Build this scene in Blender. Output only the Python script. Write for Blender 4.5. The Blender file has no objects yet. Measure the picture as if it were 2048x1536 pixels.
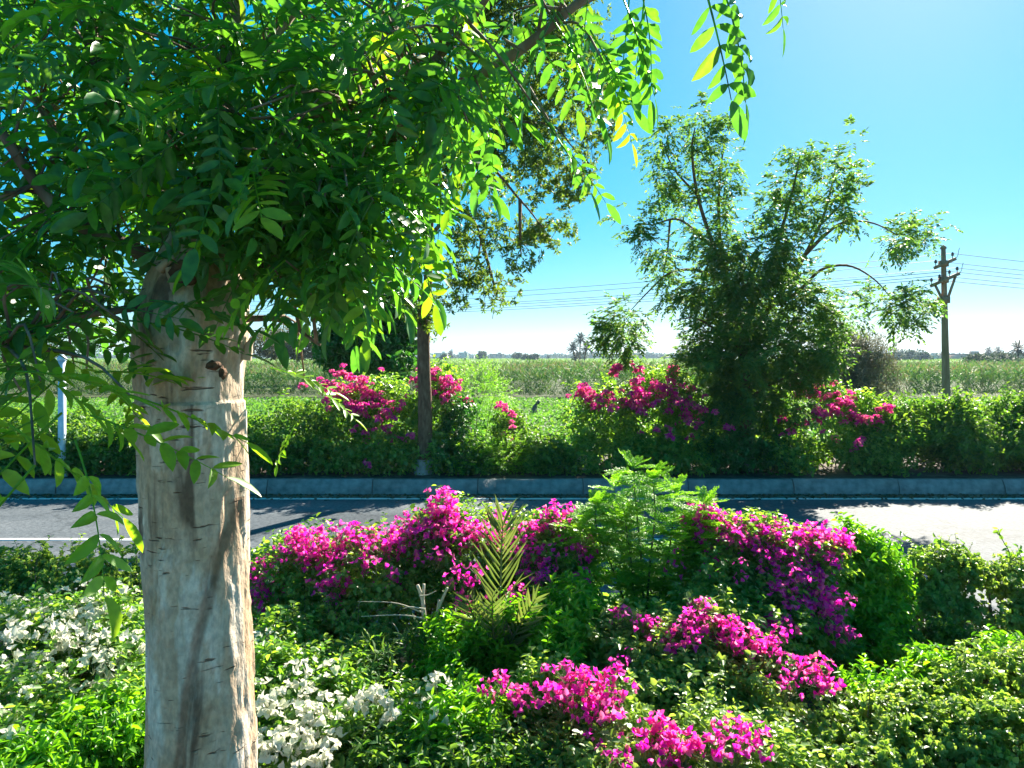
import bpy, math
import numpy as np
from mathutils import Vector, noise as mnoise

# ------------------------------------------------------------------ camera, sky, sun, exposure
scene = bpy.context.scene
COL = scene.collection
H, F, HOR = 2.6, 1480.0, 715.0            # eye height (m), focal length and horizon row in photograph pixels
cam_d = bpy.data.cameras.new('camera')
cam_d.sensor_width = 36.0
cam_d.lens = 36.0 * F / 2048.0
cam_d.shift_y = -(768.0 - HOR) / 2048.0
cam_d.clip_start = 0.05
cam_d.clip_end = 8000
cam = bpy.data.objects.new('camera', cam_d)
cam.location = (0, 0, H)
cam.rotation_euler = (math.radians(90), 0, 0)
COL.objects.link(cam)
scene.camera = cam

SUN = Vector((0.56, 1.0, 0.74)).normalized()
SUN_EL = math.asin(SUN.z)
SUN_AZ = math.atan2(SUN.x, SUN.y)
world = bpy.data.worlds.new('World')
scene.world = world
world.use_nodes = True
wn = world.node_tree.nodes; wl = world.node_tree.links
for n in list(wn): wn.remove(n)
w_out = wn.new('ShaderNodeOutputWorld'); w_bg = wn.new('ShaderNodeBackground'); w_sky = wn.new('ShaderNodeTexSky')
w_sky.sky_type = 'NISHITA'; w_sky.sun_disc = False
w_sky.sun_elevation = SUN_EL; w_sky.sun_rotation = SUN_AZ
w_sky.altitude = 100; w_sky.air_density = 0.8; w_sky.dust_density = 0.24; w_sky.ozone_density = 6.0
w_hsv = wn.new('ShaderNodeHueSaturation'); w_hsv.inputs['Saturation'].default_value = 1.9; w_hsv.inputs['Hue'].default_value = 0.476
w_bg.inputs['Strength'].default_value = 0.098
w_gam = wn.new('ShaderNodeGamma'); w_gam.inputs[1].default_value = 0.55     # lifts dim sky as added shade fill, evens highlights, over the whole sky alike
wl.new(w_sky.outputs[0], w_gam.inputs[0]); wl.new(w_gam.outputs[0], w_hsv.inputs['Color']); wl.new(w_hsv.outputs[0], w_bg.inputs['Color']); wl.new(w_bg.outputs[0], w_out.inputs['Surface'])

sun_d = bpy.data.lights.new('sun', 'SUN')
sun_d.energy = 5.0; sun_d.angle = math.radians(0.55); sun_d.color = (1.0, 0.92, 0.78)
sun = bpy.data.objects.new('sun', sun_d); COL.objects.link(sun)
sun.rotation_euler = SUN.to_track_quat('Z', 'Y').to_euler(); sun.location = (20, 40, 30)

vs = scene.view_settings
vs.view_transform = 'Standard'; vs.look = 'None'; vs.exposure = 1.98; vs.gamma = 1.0; vs.use_curve_mapping = False
cy = scene.cycles
cy.max_bounces = 9; cy.diffuse_bounces = 6; cy.glossy_bounces = 2; cy.transmission_bounces = 5; cy.volume_bounces = 0
cy.use_denoising = True; cy.sample_clamp_indirect = 6.0
cy.caustics_reflective = False; cy.caustics_refractive = False

# ------------------------------------------------------------------ helpers
RNG = np.random.default_rng(7)
UP = np.array([0, 0, 1.0])

def P(px, py, D):
    return np.array([(px - 1024.0) / F * D, D, H - (py - HOR) / F * D])

def norm(a):
    a = np.asarray(a, float)
    return a / np.maximum(np.linalg.norm(a, axis=-1, keepdims=True), 1e-9)

def mesh_data(name, V, quads=None, tris=None, smooth=False):
    V = np.asarray(V, np.float32)
    me = bpy.data.meshes.new(name)
    q = np.zeros((0, 4), np.int32) if quads is None else np.asarray(quads, np.int32).reshape(-1, 4)
    t = np.zeros((0, 3), np.int32) if tris is None else np.asarray(tris, np.int32).reshape(-1, 3)
    me.vertices.add(len(V)); me.vertices.foreach_set('co', V.ravel())
    loops = np.concatenate([q.ravel(), t.ravel()])
    me.loops.add(len(loops)); me.loops.foreach_set('vertex_index', loops)
    starts = np.concatenate([np.arange(len(q)) * 4, len(q) * 4 + np.arange(len(t)) * 3]).astype(np.int32)
    me.polygons.add(len(starts)); me.polygons.foreach_set('loop_start', starts)
    if smooth: me.polygons.foreach_set('use_smooth', np.ones(len(starts), bool))
    me.update(calc_edges=True); me.validate()
    return me

class MB:
    """collects geometry for ONE mesh object"""
    def __init__(self): self.v = []; self.q = []; self.t = []; self.n = 0
    def add(self, V, Q=None, T=None):
        V = np.asarray(V, float)
        self.v.append(V)
        if Q is not None and len(Q): self.q.append(np.asarray(Q, int).reshape(-1, 4) + self.n)
        if T is not None and len(T): self.t.append(np.asarray(T, int).reshape(-1, 3) + self.n)
        self.n += len(V); return self
    def mesh(self, name, origin=(0, 0, 0), smooth=False):
        V = np.concatenate(self.v) - np.asarray(origin, float)
        return mesh_data(name, V, np.concatenate(self.q) if self.q else None, np.concatenate(self.t) if self.t else None, smooth)
    def build(self, name, mat, parent=None, smooth=False, kind=None):
        origin = np.array(parent_world(parent)) if parent is not None else np.zeros(3)
        o = bpy.data.objects.new(name, self.mesh(name, origin, smooth))
        COL.objects.link(o)
        if mat is not None: o.data.materials.append(mat)
        if parent is not None: o.parent = parent
        if kind: o['kind'] = kind
        return o

def parent_world(o):
    p = Vector((0, 0, 0))
    while o is not None:
        p += Vector(o.location); o = o.parent
    return p

def tag(o, label, cat=None, group=None, kind=None):
    if label: o['label'] = label
    if cat: o['category'] = cat
    if group: o['group'] = group
    if kind: o['kind'] = kind
    return o

def thing(name, loc, label, cat, group=None):
    o = bpy.data.objects.new(name, None); COL.objects.link(o)
    o.empty_display_size = 0.2; o.location = tuple(loc)
    return tag(o, label, cat, group)

def place(name, me, parent, loc, rot=(0, 0, 0), scale=1.0):
    o = bpy.data.objects.new(name, me); COL.objects.link(o)
    pw = parent_world(parent) if parent is not None else Vector((0, 0, 0))
    o.parent = parent; o.location = Vector(tuple(loc)) - pw
    o.rotation_euler = rot; o.scale = (scale, scale, scale) if np.isscalar(scale) else scale
    return o

def box(c0, c1):
    x0, y0, z0 = c0; x1, y1, z1 = c1
    V = [(x0, y0, z0), (x1, y0, z0), (x1, y1, z0), (x0, y1, z0), (x0, y0, z1), (x1, y0, z1), (x1, y1, z1), (x0, y1, z1)]
    Q = [(0, 3, 2, 1), (4, 5, 6, 7), (0, 1, 5, 4), (1, 2, 6, 5), (2, 3, 7, 6), (3, 0, 4, 7)]
    return np.array(V, float), Q

def obox(c, ax, ay, az):
    """box from its centre and three half-axis vectors"""
    c, ax, ay, az = (np.asarray(k, float) for k in (c, ax, ay, az))
    V = [c + sx * ax + sy * ay + sz * az for sz in (-1, 1) for sx, sy in ((-1, -1), (1, -1), (1, 1), (-1, 1))]
    Q = [(0, 3, 2, 1), (4, 5, 6, 7), (0, 1, 5, 4), (1, 2, 6, 5), (2, 3, 7, 6), (3, 0, 4, 7)]
    return np.array(V), Q

def spline(pts, n):
    """Catmull-Rom through pts (k, d), n samples"""
    p = np.asarray(pts, float); k = len(p)
    if k == 2: return p[0] + (p[1] - p[0]) * np.linspace(0, 1, n)[:, None]
    e = np.vstack([2 * p[0] - p[1], p, 2 * p[-1] - p[-2]])
    out = []
    for u in np.linspace(0, k - 1 - 1e-6, n):
        i = int(u); t = u - i
        a, b, c, d = e[i], e[i + 1], e[i + 2], e[i + 3]
        out.append(0.5 * ((2 * b) + (-a + c) * t + (2 * a - 5 * b + 4 * c - d) * t * t + (-a + 3 * b - 3 * c + d) * t ** 3))
    return np.array(out)

def tube(pts, radii, seg=6, n=None, wob=0.0, rng=RNG):
    pts = np.asarray(pts, float); radii = np.asarray(radii, float)
    if n:
        pr = spline(np.hstack([pts, radii[:, None]]), n); pts, radii = pr[:, :3], np.maximum(pr[:, 3], 1e-4)
    m = len(pts)
    T = norm(np.gradient(pts, axis=0))
    ref = np.array([0, 1.0, 0]) if abs(T[:, 1]).mean() < 0.8 else np.array([1.0, 0, 0])
    A = norm(np.cross(T, ref)); B = np.cross(T, A)
    ph = np.arange(seg) * 2 * np.pi / seg
    R = radii[:, None] * (1 + wob * rng.uniform(-1, 1, (m, seg)))
    V = pts[:, None, :] + R[..., None] * (np.cos(ph)[None, :, None] * A[:, None, :] + np.sin(ph)[None, :, None] * B[:, None, :])
    idx = np.arange(m * seg).reshape(m, seg)
    Q = np.stack([idx[:-1], np.roll(idx[:-1], -1, 1), np.roll(idx[1:], -1, 1), idx[1:]], -1).reshape(-1, 4)
    V = np.vstack([V.reshape(-1, 3), pts[-1:]])
    Tt = np.stack([idx[-1], np.roll(idx[-1], -1), np.full(seg, m * seg)], -1)
    return V, Q, Tt

LEAF = {
    'oval': (np.array([(0, 0, 0), (.28, .5, .10), (.68, .40, .07), (1, 0, -.10), (.68, -.40, .07), (.28, -.5, .10)]), np.array([(0, 5, 4, 3), (0, 3, 2, 1)])),
    'long': (np.array([(0, 0, 0), (.25, .42, .05), (.70, .5, .02), (1, 0, -.08), (.70, -.5, .02), (.25, -.42, .05)]), np.array([(0, 5, 4, 3), (0, 3, 2, 1)])),
    'fine': (np.array([(0, 0, 0), (.10, .24, .04), (.32, .47, .07), (.62, .48, .04), (.86, .27, -.02), (1, 0, -.10), (.86, -.27, -.02), (.62, -.48, .04), (.32, -.47, .07), (.10, -.24, .04), (.35, 0, 0), (.68, 0, -.03)]), np.array([(0, 10, 2, 1), (10, 11, 3, 2), (11, 5, 4, 3), (0, 9, 8, 10), (10, 8, 7, 11), (11, 7, 6, 5)])),
    'quad': (np.array([(0, 0, 0), (.5, .5, .05), (1, 0, -.05), (.5, -.5, .05)]), np.array([(0, 3, 2, 1)])),
    'blade': (np.array([(0, .5, 0), (.5, .45, .12), (1, 0, -.1), (.5, -.45, .12), (0, -.5, 0)]), np.array([(0, 4, 3, 1)])),
}
def leaves(pos, d, nrm, L, W, shape='oval'):
    T, Qt = LEAF[shape]
    d = norm(d); y = norm(np.cross(nrm, d)); z = np.cross(d, y)
    L = np.broadcast_to(np.asarray(L, float), len(pos)); W = np.broadcast_to(np.asarray(W, float), len(pos))
    V = pos[:, None, :] + (T[None, :, 0, None] * L[:, None, None]) * d[:, None, :] + (T[None, :, 1, None] * W[:, None, None]) * y[:, None, :] + (T[None, :, 2, None] * (L * RNG.uniform(.2, 2.4, len(pos)))[:, None, None]) * z[:, None, :]
    k = len(T)
    Q = (Qt[None] + (np.arange(len(pos)) * k)[:, None, None]).reshape(-1, 4)
    return V.reshape(-1, 3), Q

def rand_dir(n, rng=RNG):
    return norm(rng.normal(size=(n, 3)))

def blob_points(blobs, n, rng=RNG, shell=0.45, rough=0.28, zmin=None):
    """n points (and outward directions) through the volume of uneven ellipsoids; blobs: (px, py, rpx, rpy, D, rD)"""
    vol = np.array([(b[2] * b[3]) * (b[4] / 15.0) ** 2 for b in blobs], float) ** .85
    vol /= vol.sum()
    pts, outs = [], []
    for b, w in zip(blobs, vol):
        k = max(3, int(round(n * w)))
        c = P(b[0], b[1], b[4]); rx, rz = b[2] / F * b[4], b[3] / F * b[4]; ry = b[5]
        u = rand_dir(k, rng)
        a = rng.normal(size=(4, 3)) * 2.6; p = rng.uniform(0, 6.28, 4)
        rr = 1 + rough * 0.5 * np.sin(u @ a.T + p).sum(1)
        s = (shell + (1 - shell) * rng.uniform(0, 1, k) ** 0.6) * rr
        pts.append(c + u * s[:, None] * np.array([rx, ry, rz])); outs.append(norm(u / np.array([rx, ry, rz])))
    pts = np.concatenate(pts); outs = np.concatenate(outs)
    if zmin is not None:
        m = pts[:, 2] > zmin; pts, outs = pts[m], outs[m]
    return pts, outs

def sprigs(base, d, slen, k, L, W, shape='oval', style='alt', rng=RNG, spread=0.9, droop=0.15, jit=0.35):
    """k leaves on each short shoot; returns leaf geometry and shoot tips"""
    S = len(base); d = norm(d)
    slen = np.broadcast_to(np.asarray(slen, float), S)
    a = norm(np.cross(d, UP + 0.01)); b = np.cross(d, a)
    ps, ds, ns, Ls = [], [], [], []
    sz = rng.uniform(.65, 1.3, S)
    for i in range(k):
        if style == 'pinnate':
            last = i == k - 1
            t = 0.18 + 0.80 * ((i // 2 + 0.5) / ((k - 1) / 2.0)) if not last else 0.98
            sgn = 1 if i % 2 == 0 else -1
            N = norm(UP * 0.9 + d * 0.1 + rng.normal(size=(S, 3)) * 0.1)
            side = norm(np.cross(N, d)) * sgn
            ld = d if last else norm(side * spread + d * 0.55 + rng.normal(size=(S, 3)) * jit * 0.4)
            nn = norm(N + rng.normal(size=(S, 3)) * jit)
        elif style == 'rosette':
            t = 0.75 + 0.25 * rng.uniform(0, 1, S)
            ph = i * 2.4 + rng.uniform(-.4, .4, S)
            rad = a * np.cos(ph)[:, None] + b * np.sin(ph)[:, None]
            ld = norm(d * 0.45 + rad * spread + rng.normal(size=(S, 3)) * jit * 0.5)
            nn = norm(d * 0.7 + UP * 0.5 + rng.normal(size=(S, 3)) * jit)
        else:
            t = (i + 0.6) / k
            ph = i * 2.4 + rng.uniform(-.5, .5, S)
            rad = a * np.cos(ph)[:, None] + b * np.sin(ph)[:, None]
            ld = norm(d * 0.5 + rad * spread + rng.normal(size=(S, 3)) * jit * 0.5)
            nn = norm(d * 0.4 + UP * 0.7 + rng.normal(size=(S, 3)) * jit)
        t = np.broadcast_to(np.asarray(t, float), S)
        pos = base + d * (slen * t)[:, None] - UP * (droop * slen * t * t)[:, None]
        ld = norm(ld - UP * droop * 0.6)
        ps.append(pos); ds.append(ld); ns.append(nn); Ls.append(L * sz * rng.uniform(0.75, 1.15, S))
    ps = np.concatenate(ps); ds = np.concatenate(ds); ns = np.concatenate(ns); Ls = np.concatenate(Ls)
    return leaves(ps, ds, ns, Ls, Ls * (W / L), shape)

# ------------------------------------------------------------------ materials
def new_mat(name):
    m = bpy.data.materials.new(name); m.use_nodes = True
    nt = m.node_tree
    for n in list(nt.nodes): nt.nodes.remove(n)
    out = nt.nodes.new('ShaderNodeOutputMaterial')
    return m, nt, out

def ramp(nt, stops):
    r = nt.nodes.new('ShaderNodeValToRGB')
    e = r.color_ramp.elements
    while len(e) < len(stops): e.new(0.5)
    for k, (p, c) in zip(e, stops):
        k.position = p; k.color = (c[0], c[1], c[2], 1)
    return r

def leaf_mat(name, cols, glow, trans=0.42, rough=0.45, spec=0.4, gain=1.0, mottle=0.0):
    """thin leaf: reflecting side + light passing through; every leaf takes its own tint"""
    m, nt, out = new_mat(name)
    g = nt.nodes.new('ShaderNodeNewGeometry')
    oi = nt.nodes.new('ShaderNodeObjectInfo')
    add = nt.nodes.new('ShaderNodeMath'); add.operation = 'ADD'
    fr = nt.nodes.new('ShaderNodeMath'); fr.operation = 'FRACT'
    nt.links.new(g.outputs['Random Per Island'], add.inputs[0]); nt.links.new(oi.outputs['Random'], add.inputs[1]); nt.links.new(add.outputs[0], fr.inputs[0])
    cols = [tuple(min(.95, q * gain) for q in c) for c in cols]
    k = len(cols)
    r = ramp(nt, [((i + 0.0) / max(k - 1, 1), c) for i, c in enumerate(cols)])
    nt.links.new(fr.outputs[0], r.inputs[0])
    if mottle:
        tc = nt.nodes.new('ShaderNodeTexCoord'); nz = nt.nodes.new('ShaderNodeTexNoise'); nz.inputs['Scale'].default_value = 38; nz.inputs['Detail'].default_value = 5
        nt.links.new(tc.outputs['Object'], nz.inputs[0])
        rm = ramp(nt, [(.3, (1 - mottle, 1 - mottle, 1 - mottle)), (.52, (1, 1, 1)), (.75, (1 + mottle * 1.3, 1 + mottle, 1))]); nt.links.new(nz.outputs[0], rm.inputs[0])
        mm = nt.nodes.new('ShaderNodeMix'); mm.data_type = 'RGBA'; mm.blend_type = 'MULTIPLY'; mm.inputs[0].default_value = 1.0
        nt.links.new(r.outputs[0], mm.inputs[6]); nt.links.new(rm.outputs[0], mm.inputs[7]); col_out = mm.outputs[2]
    else: col_out = r.outputs[0]
    p = nt.nodes.new('ShaderNodeBsdfPrincipled')
    p.inputs['Roughness'].default_value = rough; p.inputs['Specular IOR Level'].default_value = spec
    nt.links.new(col_out, p.inputs['Base Color'])
    mul = nt.nodes.new('ShaderNodeMix'); mul.data_type = 'RGBA'; mul.blend_type = 'MULTIPLY'; mul.inputs[0].default_value = 1.0
    nt.links.new(col_out, mul.inputs[6]); mul.inputs[7].default_value = (*glow, 1)
    tr = nt.nodes.new('ShaderNodeBsdfTranslucent'); nt.links.new(mul.outputs[2], tr.inputs['Color'])
    mx = nt.nodes.new('ShaderNodeMixShader'); mx.inputs[0].default_value = trans
    nt.links.new(p.outputs[0], mx.inputs[1]); nt.links.new(tr.outputs[0], mx.inputs[2]); nt.links.new(mx.outputs[0], out.inputs[0])
    return m

def noise_mat(name, stops, scale=5.0, detail=6, rough=0.8, spec=0.3, bump=0.0, bscale=None, stretch=(1, 1, 1), bdist=0.02):
    m, nt, out = new_mat(name)
    tc = nt.nodes.new('ShaderNodeTexCoord'); mp = nt.nodes.new('ShaderNodeMapping'); mp.inputs['Scale'].default_value = stretch
    nt.links.new(tc.outputs['Object'], mp.inputs[0])
    nz = nt.nodes.new('ShaderNodeTexNoise'); nz.inputs['Scale'].default_value = scale; nz.inputs['Detail'].default_value = detail
    nt.links.new(mp.outputs[0], nz.inputs[0])
    r = ramp(nt, stops); nt.links.new(nz.outputs[0], r.inputs[0])
    p = nt.nodes.new('ShaderNodeBsdfPrincipled'); p.inputs['Roughness'].default_value = rough; p.inputs['Specular IOR Level'].default_value = spec
    nt.links.new(r.outputs[0], p.inputs['Base Color'])
    if bump:
        n2 = nt.nodes.new('ShaderNodeTexNoise'); n2.inputs['Scale'].default_value = bscale or scale * 3; n2.inputs['Detail'].default_value = 4
        nt.links.new(mp.outputs[0], n2.inputs[0])
        b = nt.nodes.new('ShaderNodeBump'); b.inputs['Strength'].default_value = bump; b.inputs['Distance'].default_value = bdist
        nt.links.new(n2.outputs[0], b.inputs['Height']); nt.links.new(b.outputs[0], p.inputs['Normal'])
    nt.links.new(p.outputs[0], out.inputs[0])
    return m

def bark_near_mat():
    m, nt, out = new_mat('pale_bark')
    N = nt.nodes.new; Lk = nt.links.new
    tc = N('ShaderNodeTexCoord')
    def mapped(s):
        mp = N('ShaderNodeMapping'); mp.inputs['Scale'].default_value = s; Lk(tc.outputs['Object'], mp.inputs[0]); return mp
    def nz(s, scale, detail=6, dist=0.0, rough=0.55):
        n = N('ShaderNodeTexNoise'); n.inputs['Scale'].default_value = scale; n.inputs['Detail'].default_value = detail
        n.inputs['Distortion'].default_value = dist; n.inputs['Roughness'].default_value = rough
        Lk(mapped(s).outputs[0], n.inputs[0]); return n
    def mix(fac, a, b):
        x = N('ShaderNodeMix'); x.data_type = 'RGBA'
        if isinstance(fac, float): x.inputs[0].default_value = fac
        else: Lk(fac, x.inputs[0])
        for k, c in ((6, a), (7, b)):
            if isinstance(c, tuple): x.inputs[k].default_value = (*c, 1)
            else: Lk(c, x.inputs[k])
        return x.outputs[2]
    base = ramp(nt, [(0.30, (.44, .36, .26)), (0.48, (.68, .60, .49)), (0.62, (.82, .75, .64)), (0.75, (.64, .57, .48))])
    Lk(nz((1, 1, .22), 9, 7, .6).outputs[0], base.inputs[0])
    pe = N('ShaderNodeAttribute'); pe.attribute_name = 'peel'
    tan = ramp(nt, [(0.47, (0, 0, 0)), (0.62, (.9, .9, .9))])
    Lk(nz((1, 1, .45), 4.2, 5, .9).outputs[0], tan.inputs[0])
    c = mix(tan.outputs[0], base.outputs[0], (.46, .31, .18))
    ivp = N('ShaderNodeMath'); ivp.operation = 'MULTIPLY_ADD'; Lk(pe.outputs['Fac'], ivp.inputs[0]); ivp.inputs[1].default_value = -.55; ivp.inputs[2].default_value = .55
    c = mix(ivp.outputs[0], c, (.50, .33, .19))
    stain = ramp(nt, [(0.56, (0, 0, 0)), (0.66, (.9, .9, .9))])
    Lk(nz((1, 1, .12), 7.0, 4, 1.2).outputs[0], stain.inputs[0])
    c = mix(stain.outputs[0], c, (.13, .085, .055))
    sep = N('ShaderNodeSeparateXYZ'); Lk(tc.outputs['Object'], sep.inputs[0])
    def mth(op, a, b_=None, c_=None):
        n = N('ShaderNodeMath'); n.operation = op
        for k_, v_ in enumerate((a, b_, c_)):
            if v_ is None: continue
            if isinstance(v_, (int, float)): n.inputs[k_].default_value = v_
            else: Lk(v_, n.inputs[k_])
        return n.outputs[0]
    zr = mth('SUBTRACT', sep.outputs[2], 1.02)
    path = mth('ADD', mth('MULTIPLY_ADD', zr, .075, -.007), mth('MULTIPLY', mth('MULTIPLY', zr, zr), .09))
    wz = nz((1, 1, .5), 11, 4)
    off = mth('ABSOLUTE', mth('ADD', mth('SUBTRACT', sep.outputs[0], path), mth('MULTIPLY_ADD', wz.outputs[0], .05, -.025)))
    band = N('ShaderNodeMapRange'); band.interpolation_type = 'SMOOTHSTEP'; band.inputs[1].default_value = .030; band.inputs[2].default_value = .006; Lk(off, band.inputs[0])
    front = mth('LESS_THAN', sep.outputs[1], 0.0); low = mth('LESS_THAN', sep.outputs[2], 1.98)
    c = mix(mth('MULTIPLY', mth('MULTIPLY', band.outputs[0], .72), mth('MULTIPLY', front, low)), c, (.20, .10, .05))
    tick = ramp(nt, [(0.66, (0, 0, 0)), (0.72, (.85, .85, .85))])
    tn = nz((1, 1, 7.5), 9.0, 3, .35)
    Lk(tn.outputs[0], tick.inputs[0])
    c = mix(tick.outputs[0], c, (.13, .085, .055))
    grain = ramp(nt, [(0.35, (.72, .72, .72)), (0.65, (1.08, 1.06, 1.04))])
    Lk(nz((1, 1, .6), 60, 5).outputs[0], grain.inputs[0])
    mu = N('ShaderNodeMix'); mu.data_type = 'RGBA'; mu.blend_type = 'MULTIPLY'; mu.inputs[0].default_value = 1.0
    Lk(c, mu.inputs[6]); Lk(grain.outputs[0], mu.inputs[7])
    p = N('ShaderNodeBsdfPrincipled'); p.inputs['Roughness'].default_value = .8; p.inputs['Specular IOR Level'].default_value = .25
    Lk(mu.outputs[2], p.inputs['Base Color'])
    hs = N('ShaderNodeMath'); hs.operation = 'MULTIPLY_ADD'; Lk(tick.outputs[0], hs.inputs[0]); hs.inputs[1].default_value = -.9
    Lk(nz((1, 1, .5), 22, 6).outputs[0], hs.inputs[2])
    b = N('ShaderNodeBump'); b.inputs['Strength'].default_value = .9; b.inputs['Distance'].default_value = .018
    Lk(hs.outputs[0], b.inputs['Height']); Lk(b.outputs[0], p.inputs['Normal'])
    Lk(p.outputs[0], out.inputs[0])
    return m

def asphalt_mat():
    m, nt, out = new_mat('asphalt')
    N = nt.nodes.new; Lk = nt.links.new
    tc = N('ShaderNodeTexCoord')
    a = N('ShaderNodeTexNoise'); a.inputs['Scale'].default_value = .45; a.inputs['Detail'].default_value = 5
    mp = N('ShaderNodeMapping'); mp.inputs['Scale'].default_value = (.35, 1.6, 1); Lk(tc.outputs['Object'], mp.inputs[0]); Lk(mp.outputs[0], a.inputs[0])
    f = N('ShaderNodeTexNoise'); f.inputs['Scale'].default_value = 17; f.inputs['Detail'].default_value = 7; f.inputs['Roughness'].default_value = .75; Lk(tc.outputs['Object'], f.inputs[0])
    ra = ramp(nt, [(.28, (.070, .082, .095)), (.45, (.105, .120, .135)), (.55, (.128, .143, .158)), (.75, (.165, .18, .195))]); Lk(a.outputs[0], ra.inputs[0])
    rf = ramp(nt, [(.32, (.45, .45, .45)), (.5, (.95, .95, .95)), (.68, (1.4, 1.4, 1.36))]); Lk(f.outputs[0], rf.inputs[0])
    mu = N('ShaderNodeMix'); mu.data_type = 'RGBA'; mu.blend_type = 'MULTIPLY'; mu.inputs[0].default_value = 1.0
    vo = N('ShaderNodeTexVoronoi'); vo.feature = 'DISTANCE_TO_EDGE'; vo.inputs['Scale'].default_value = .55
    wob = N('ShaderNodeTexNoise'); wob.inputs['Scale'].default_value = 1.7; wob.inputs['Detail'].default_value = 6; Lk(tc.outputs['Object'], wob.inputs[0])
    vad = N('ShaderNodeMixRGB'); vad.blend_type = 'ADD'; vad.inputs[0].default_value = .9; Lk(tc.outputs['Object'], vad.inputs[1]); Lk(wob.outputs['Color'], vad.inputs[2]); Lk(vad.outputs[0], vo.inputs['Vector'])
    rc = ramp(nt, [(0.0, (.35, .35, .35)), (.012, (.5, .5, .5)), (.02, (1, 1, 1))]); Lk(vo.outputs['Distance'], rc.inputs[0])
    ms = N('ShaderNodeMix'); ms.data_type = 'RGBA'; ms.blend_type = 'MULTIPLY'; ms.inputs[0].default_value = .35
    Lk(ra.outputs[0], ms.inputs[6]); Lk(rc.outputs[0], ms.inputs[7])
    Lk(ms.outputs[2], mu.inputs[6]); Lk(rf.outputs[0], mu.inputs[7])
    p = N('ShaderNodeBsdfPrincipled'); p.inputs['Specular IOR Level'].default_value = .05
    rr = N('ShaderNodeMapRange'); rr.inputs[3].default_value = .58; rr.inputs[4].default_value = .75; Lk(a.outputs[0], rr.inputs[0]); Lk(rr.outputs[0], p.inputs['Roughness'])
    Lk(mu.outputs[2], p.inputs['Base Color'])
    b = N('ShaderNodeBump'); b.inputs['Strength'].default_value = .8; b.inputs['Distance'].default_value = .012; Lk(f.outputs[0], b.inputs['Height']); Lk(b.outputs[0], p.inputs['Normal'])
    Lk(p.outputs[0], out.inputs[0])
    return m

def paint_mat(name, col, wear=(.45, .62), under=(.07, .07, .07)):
    return noise_mat(name, [(wear[0] - .18, under), (wear[0], col), (1.0, col)], scale=9, rough=.55, spec=.4)

M = {}
M['bark_near'] = bark_near_mat()
M['limb'] = noise_mat('brown_limb', [(.3, (.10, .065, .045)), (.55, (.23, .16, .115)), (.75, (.34, .27, .21))], 14, rough=.85, bump=.5, stretch=(1, 1, .3))
M['hole'] = noise_mat('knot_hole', [(.3, (.05, .028, .016)), (.7, (.20, .11, .06))], 20, rough=.9, bump=.5)
M['splinter'] = noise_mat('torn_wood', [(.3, (.32, .20, .12)), (.7, (.60, .47, .33))], 22, rough=.8, stretch=(1, 1, .3), bump=.4)
M['leaf_near'] = leaf_mat('near_leaf', [(.030, .12, .038), (.045, .16, .035), (.07, .20, .028), (.035, .13, .045), (.05, .17, .03), (.035, .14, .04), (.06, .18, .03), (.04, .15, .035), (.045, .16, .04), (.05, .17, .03), (.10, .17, .03)], (2.8, 2.5, .6), trans=.46, rough=.34, spec=.55, gain=1.2, mottle=.3)
M['leaf_sun_tint'] = leaf_mat('sun_tint_leaf', [(.11, .28, .025), (.15, .33, .03), (.19, .36, .04)], (2.4, 2.0, .5), trans=.48, rough=.42, spec=.4, gain=1.1, mottle=.2)  # lighter copy of the near leaf, sunlight painted into its colour
M['leaf_tree2'] = leaf_mat('rosette_leaf', [(.055, .11, .024), (.045, .10, .026), (.09, .14, .028), (.05, .09, .02)], (2.8, 2.5, .7), trans=.42, rough=.55, spec=.25, gain=1.35)
M['leaf_tree3'] = leaf_mat('feather_leaf', [(.036, .10, .036), (.05, .12, .034), (.085, .14, .034), (.036, .10, .04)], (2.8, 2.6, .8), trans=.44, rough=.55, spec=.22, gain=1.5)
M['leaf_dense'] = leaf_mat('dense_leaf', [(.02, .075, .018), (.03, .10, .02), (.02, .06, .02)], (2.2, 2.4, .7), trans=.32, gain=1.7)
M['leaf_grey'] = leaf_mat('grey_leaf', [(.11, .12, .075), (.15, .14, .09), (.09, .11, .065)], (1.5, 1.5, 1.0), trans=.3, rough=.7, spec=.2, gain=1.1)
M['leaf_hedge'] = leaf_mat('hedge_leaf', [(.022, .08, .020), (.05, .12, .022), (.08, .15, .03), (.03, .08, .03)], (2.8, 2.4, .7), trans=.46, rough=.5, spec=.3, gain=1.6)
M['leaf_boug'] = leaf_mat('bougainvillea_leaf', [(.045, .14, .025), (.085, .19, .035), (.15, .25, .06), (.045, .12, .03)], (2.6, 2.3, .6), trans=.48, rough=.42, spec=.4, gain=1.35)
M['leaf_bright'] = leaf_mat('bright_leaf', [(.06, .20, .014), (.10, .27, .018), (.15, .32, .025)], (2.4, 2.2, .5), trans=.48, rough=.42, gain=1.15)
M['leaf_pale'] = leaf_mat('pale_leaf', [(.10, .20, .04), (.16, .27, .06), (.22, .33, .09), (.08, .17, .035)], (2.0, 1.8, .7), trans=.50, rough=.42, spec=.5, gain=1.2)
M['leaf_acacia'] = leaf_mat('acacia_leaf', [(.08, .23, .022), (.13, .30, .03), (.18, .35, .04)], (2.2, 2.0, .6), trans=.48, rough=.5, gain=1.25)
M['leaf_palm'] = leaf_mat('palm_leaflet', [(.08, .13, .045), (.11, .17, .06), (.15, .19, .075)], (1.8, 1.7, .7), trans=.36, rough=.42)
M['leaf_dry'] = leaf_mat('dry_palm', [(.42, .38, .28), (.50, .46, .36)], (1.0, 1.0, .8), trans=.2, rough=.7)
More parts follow.
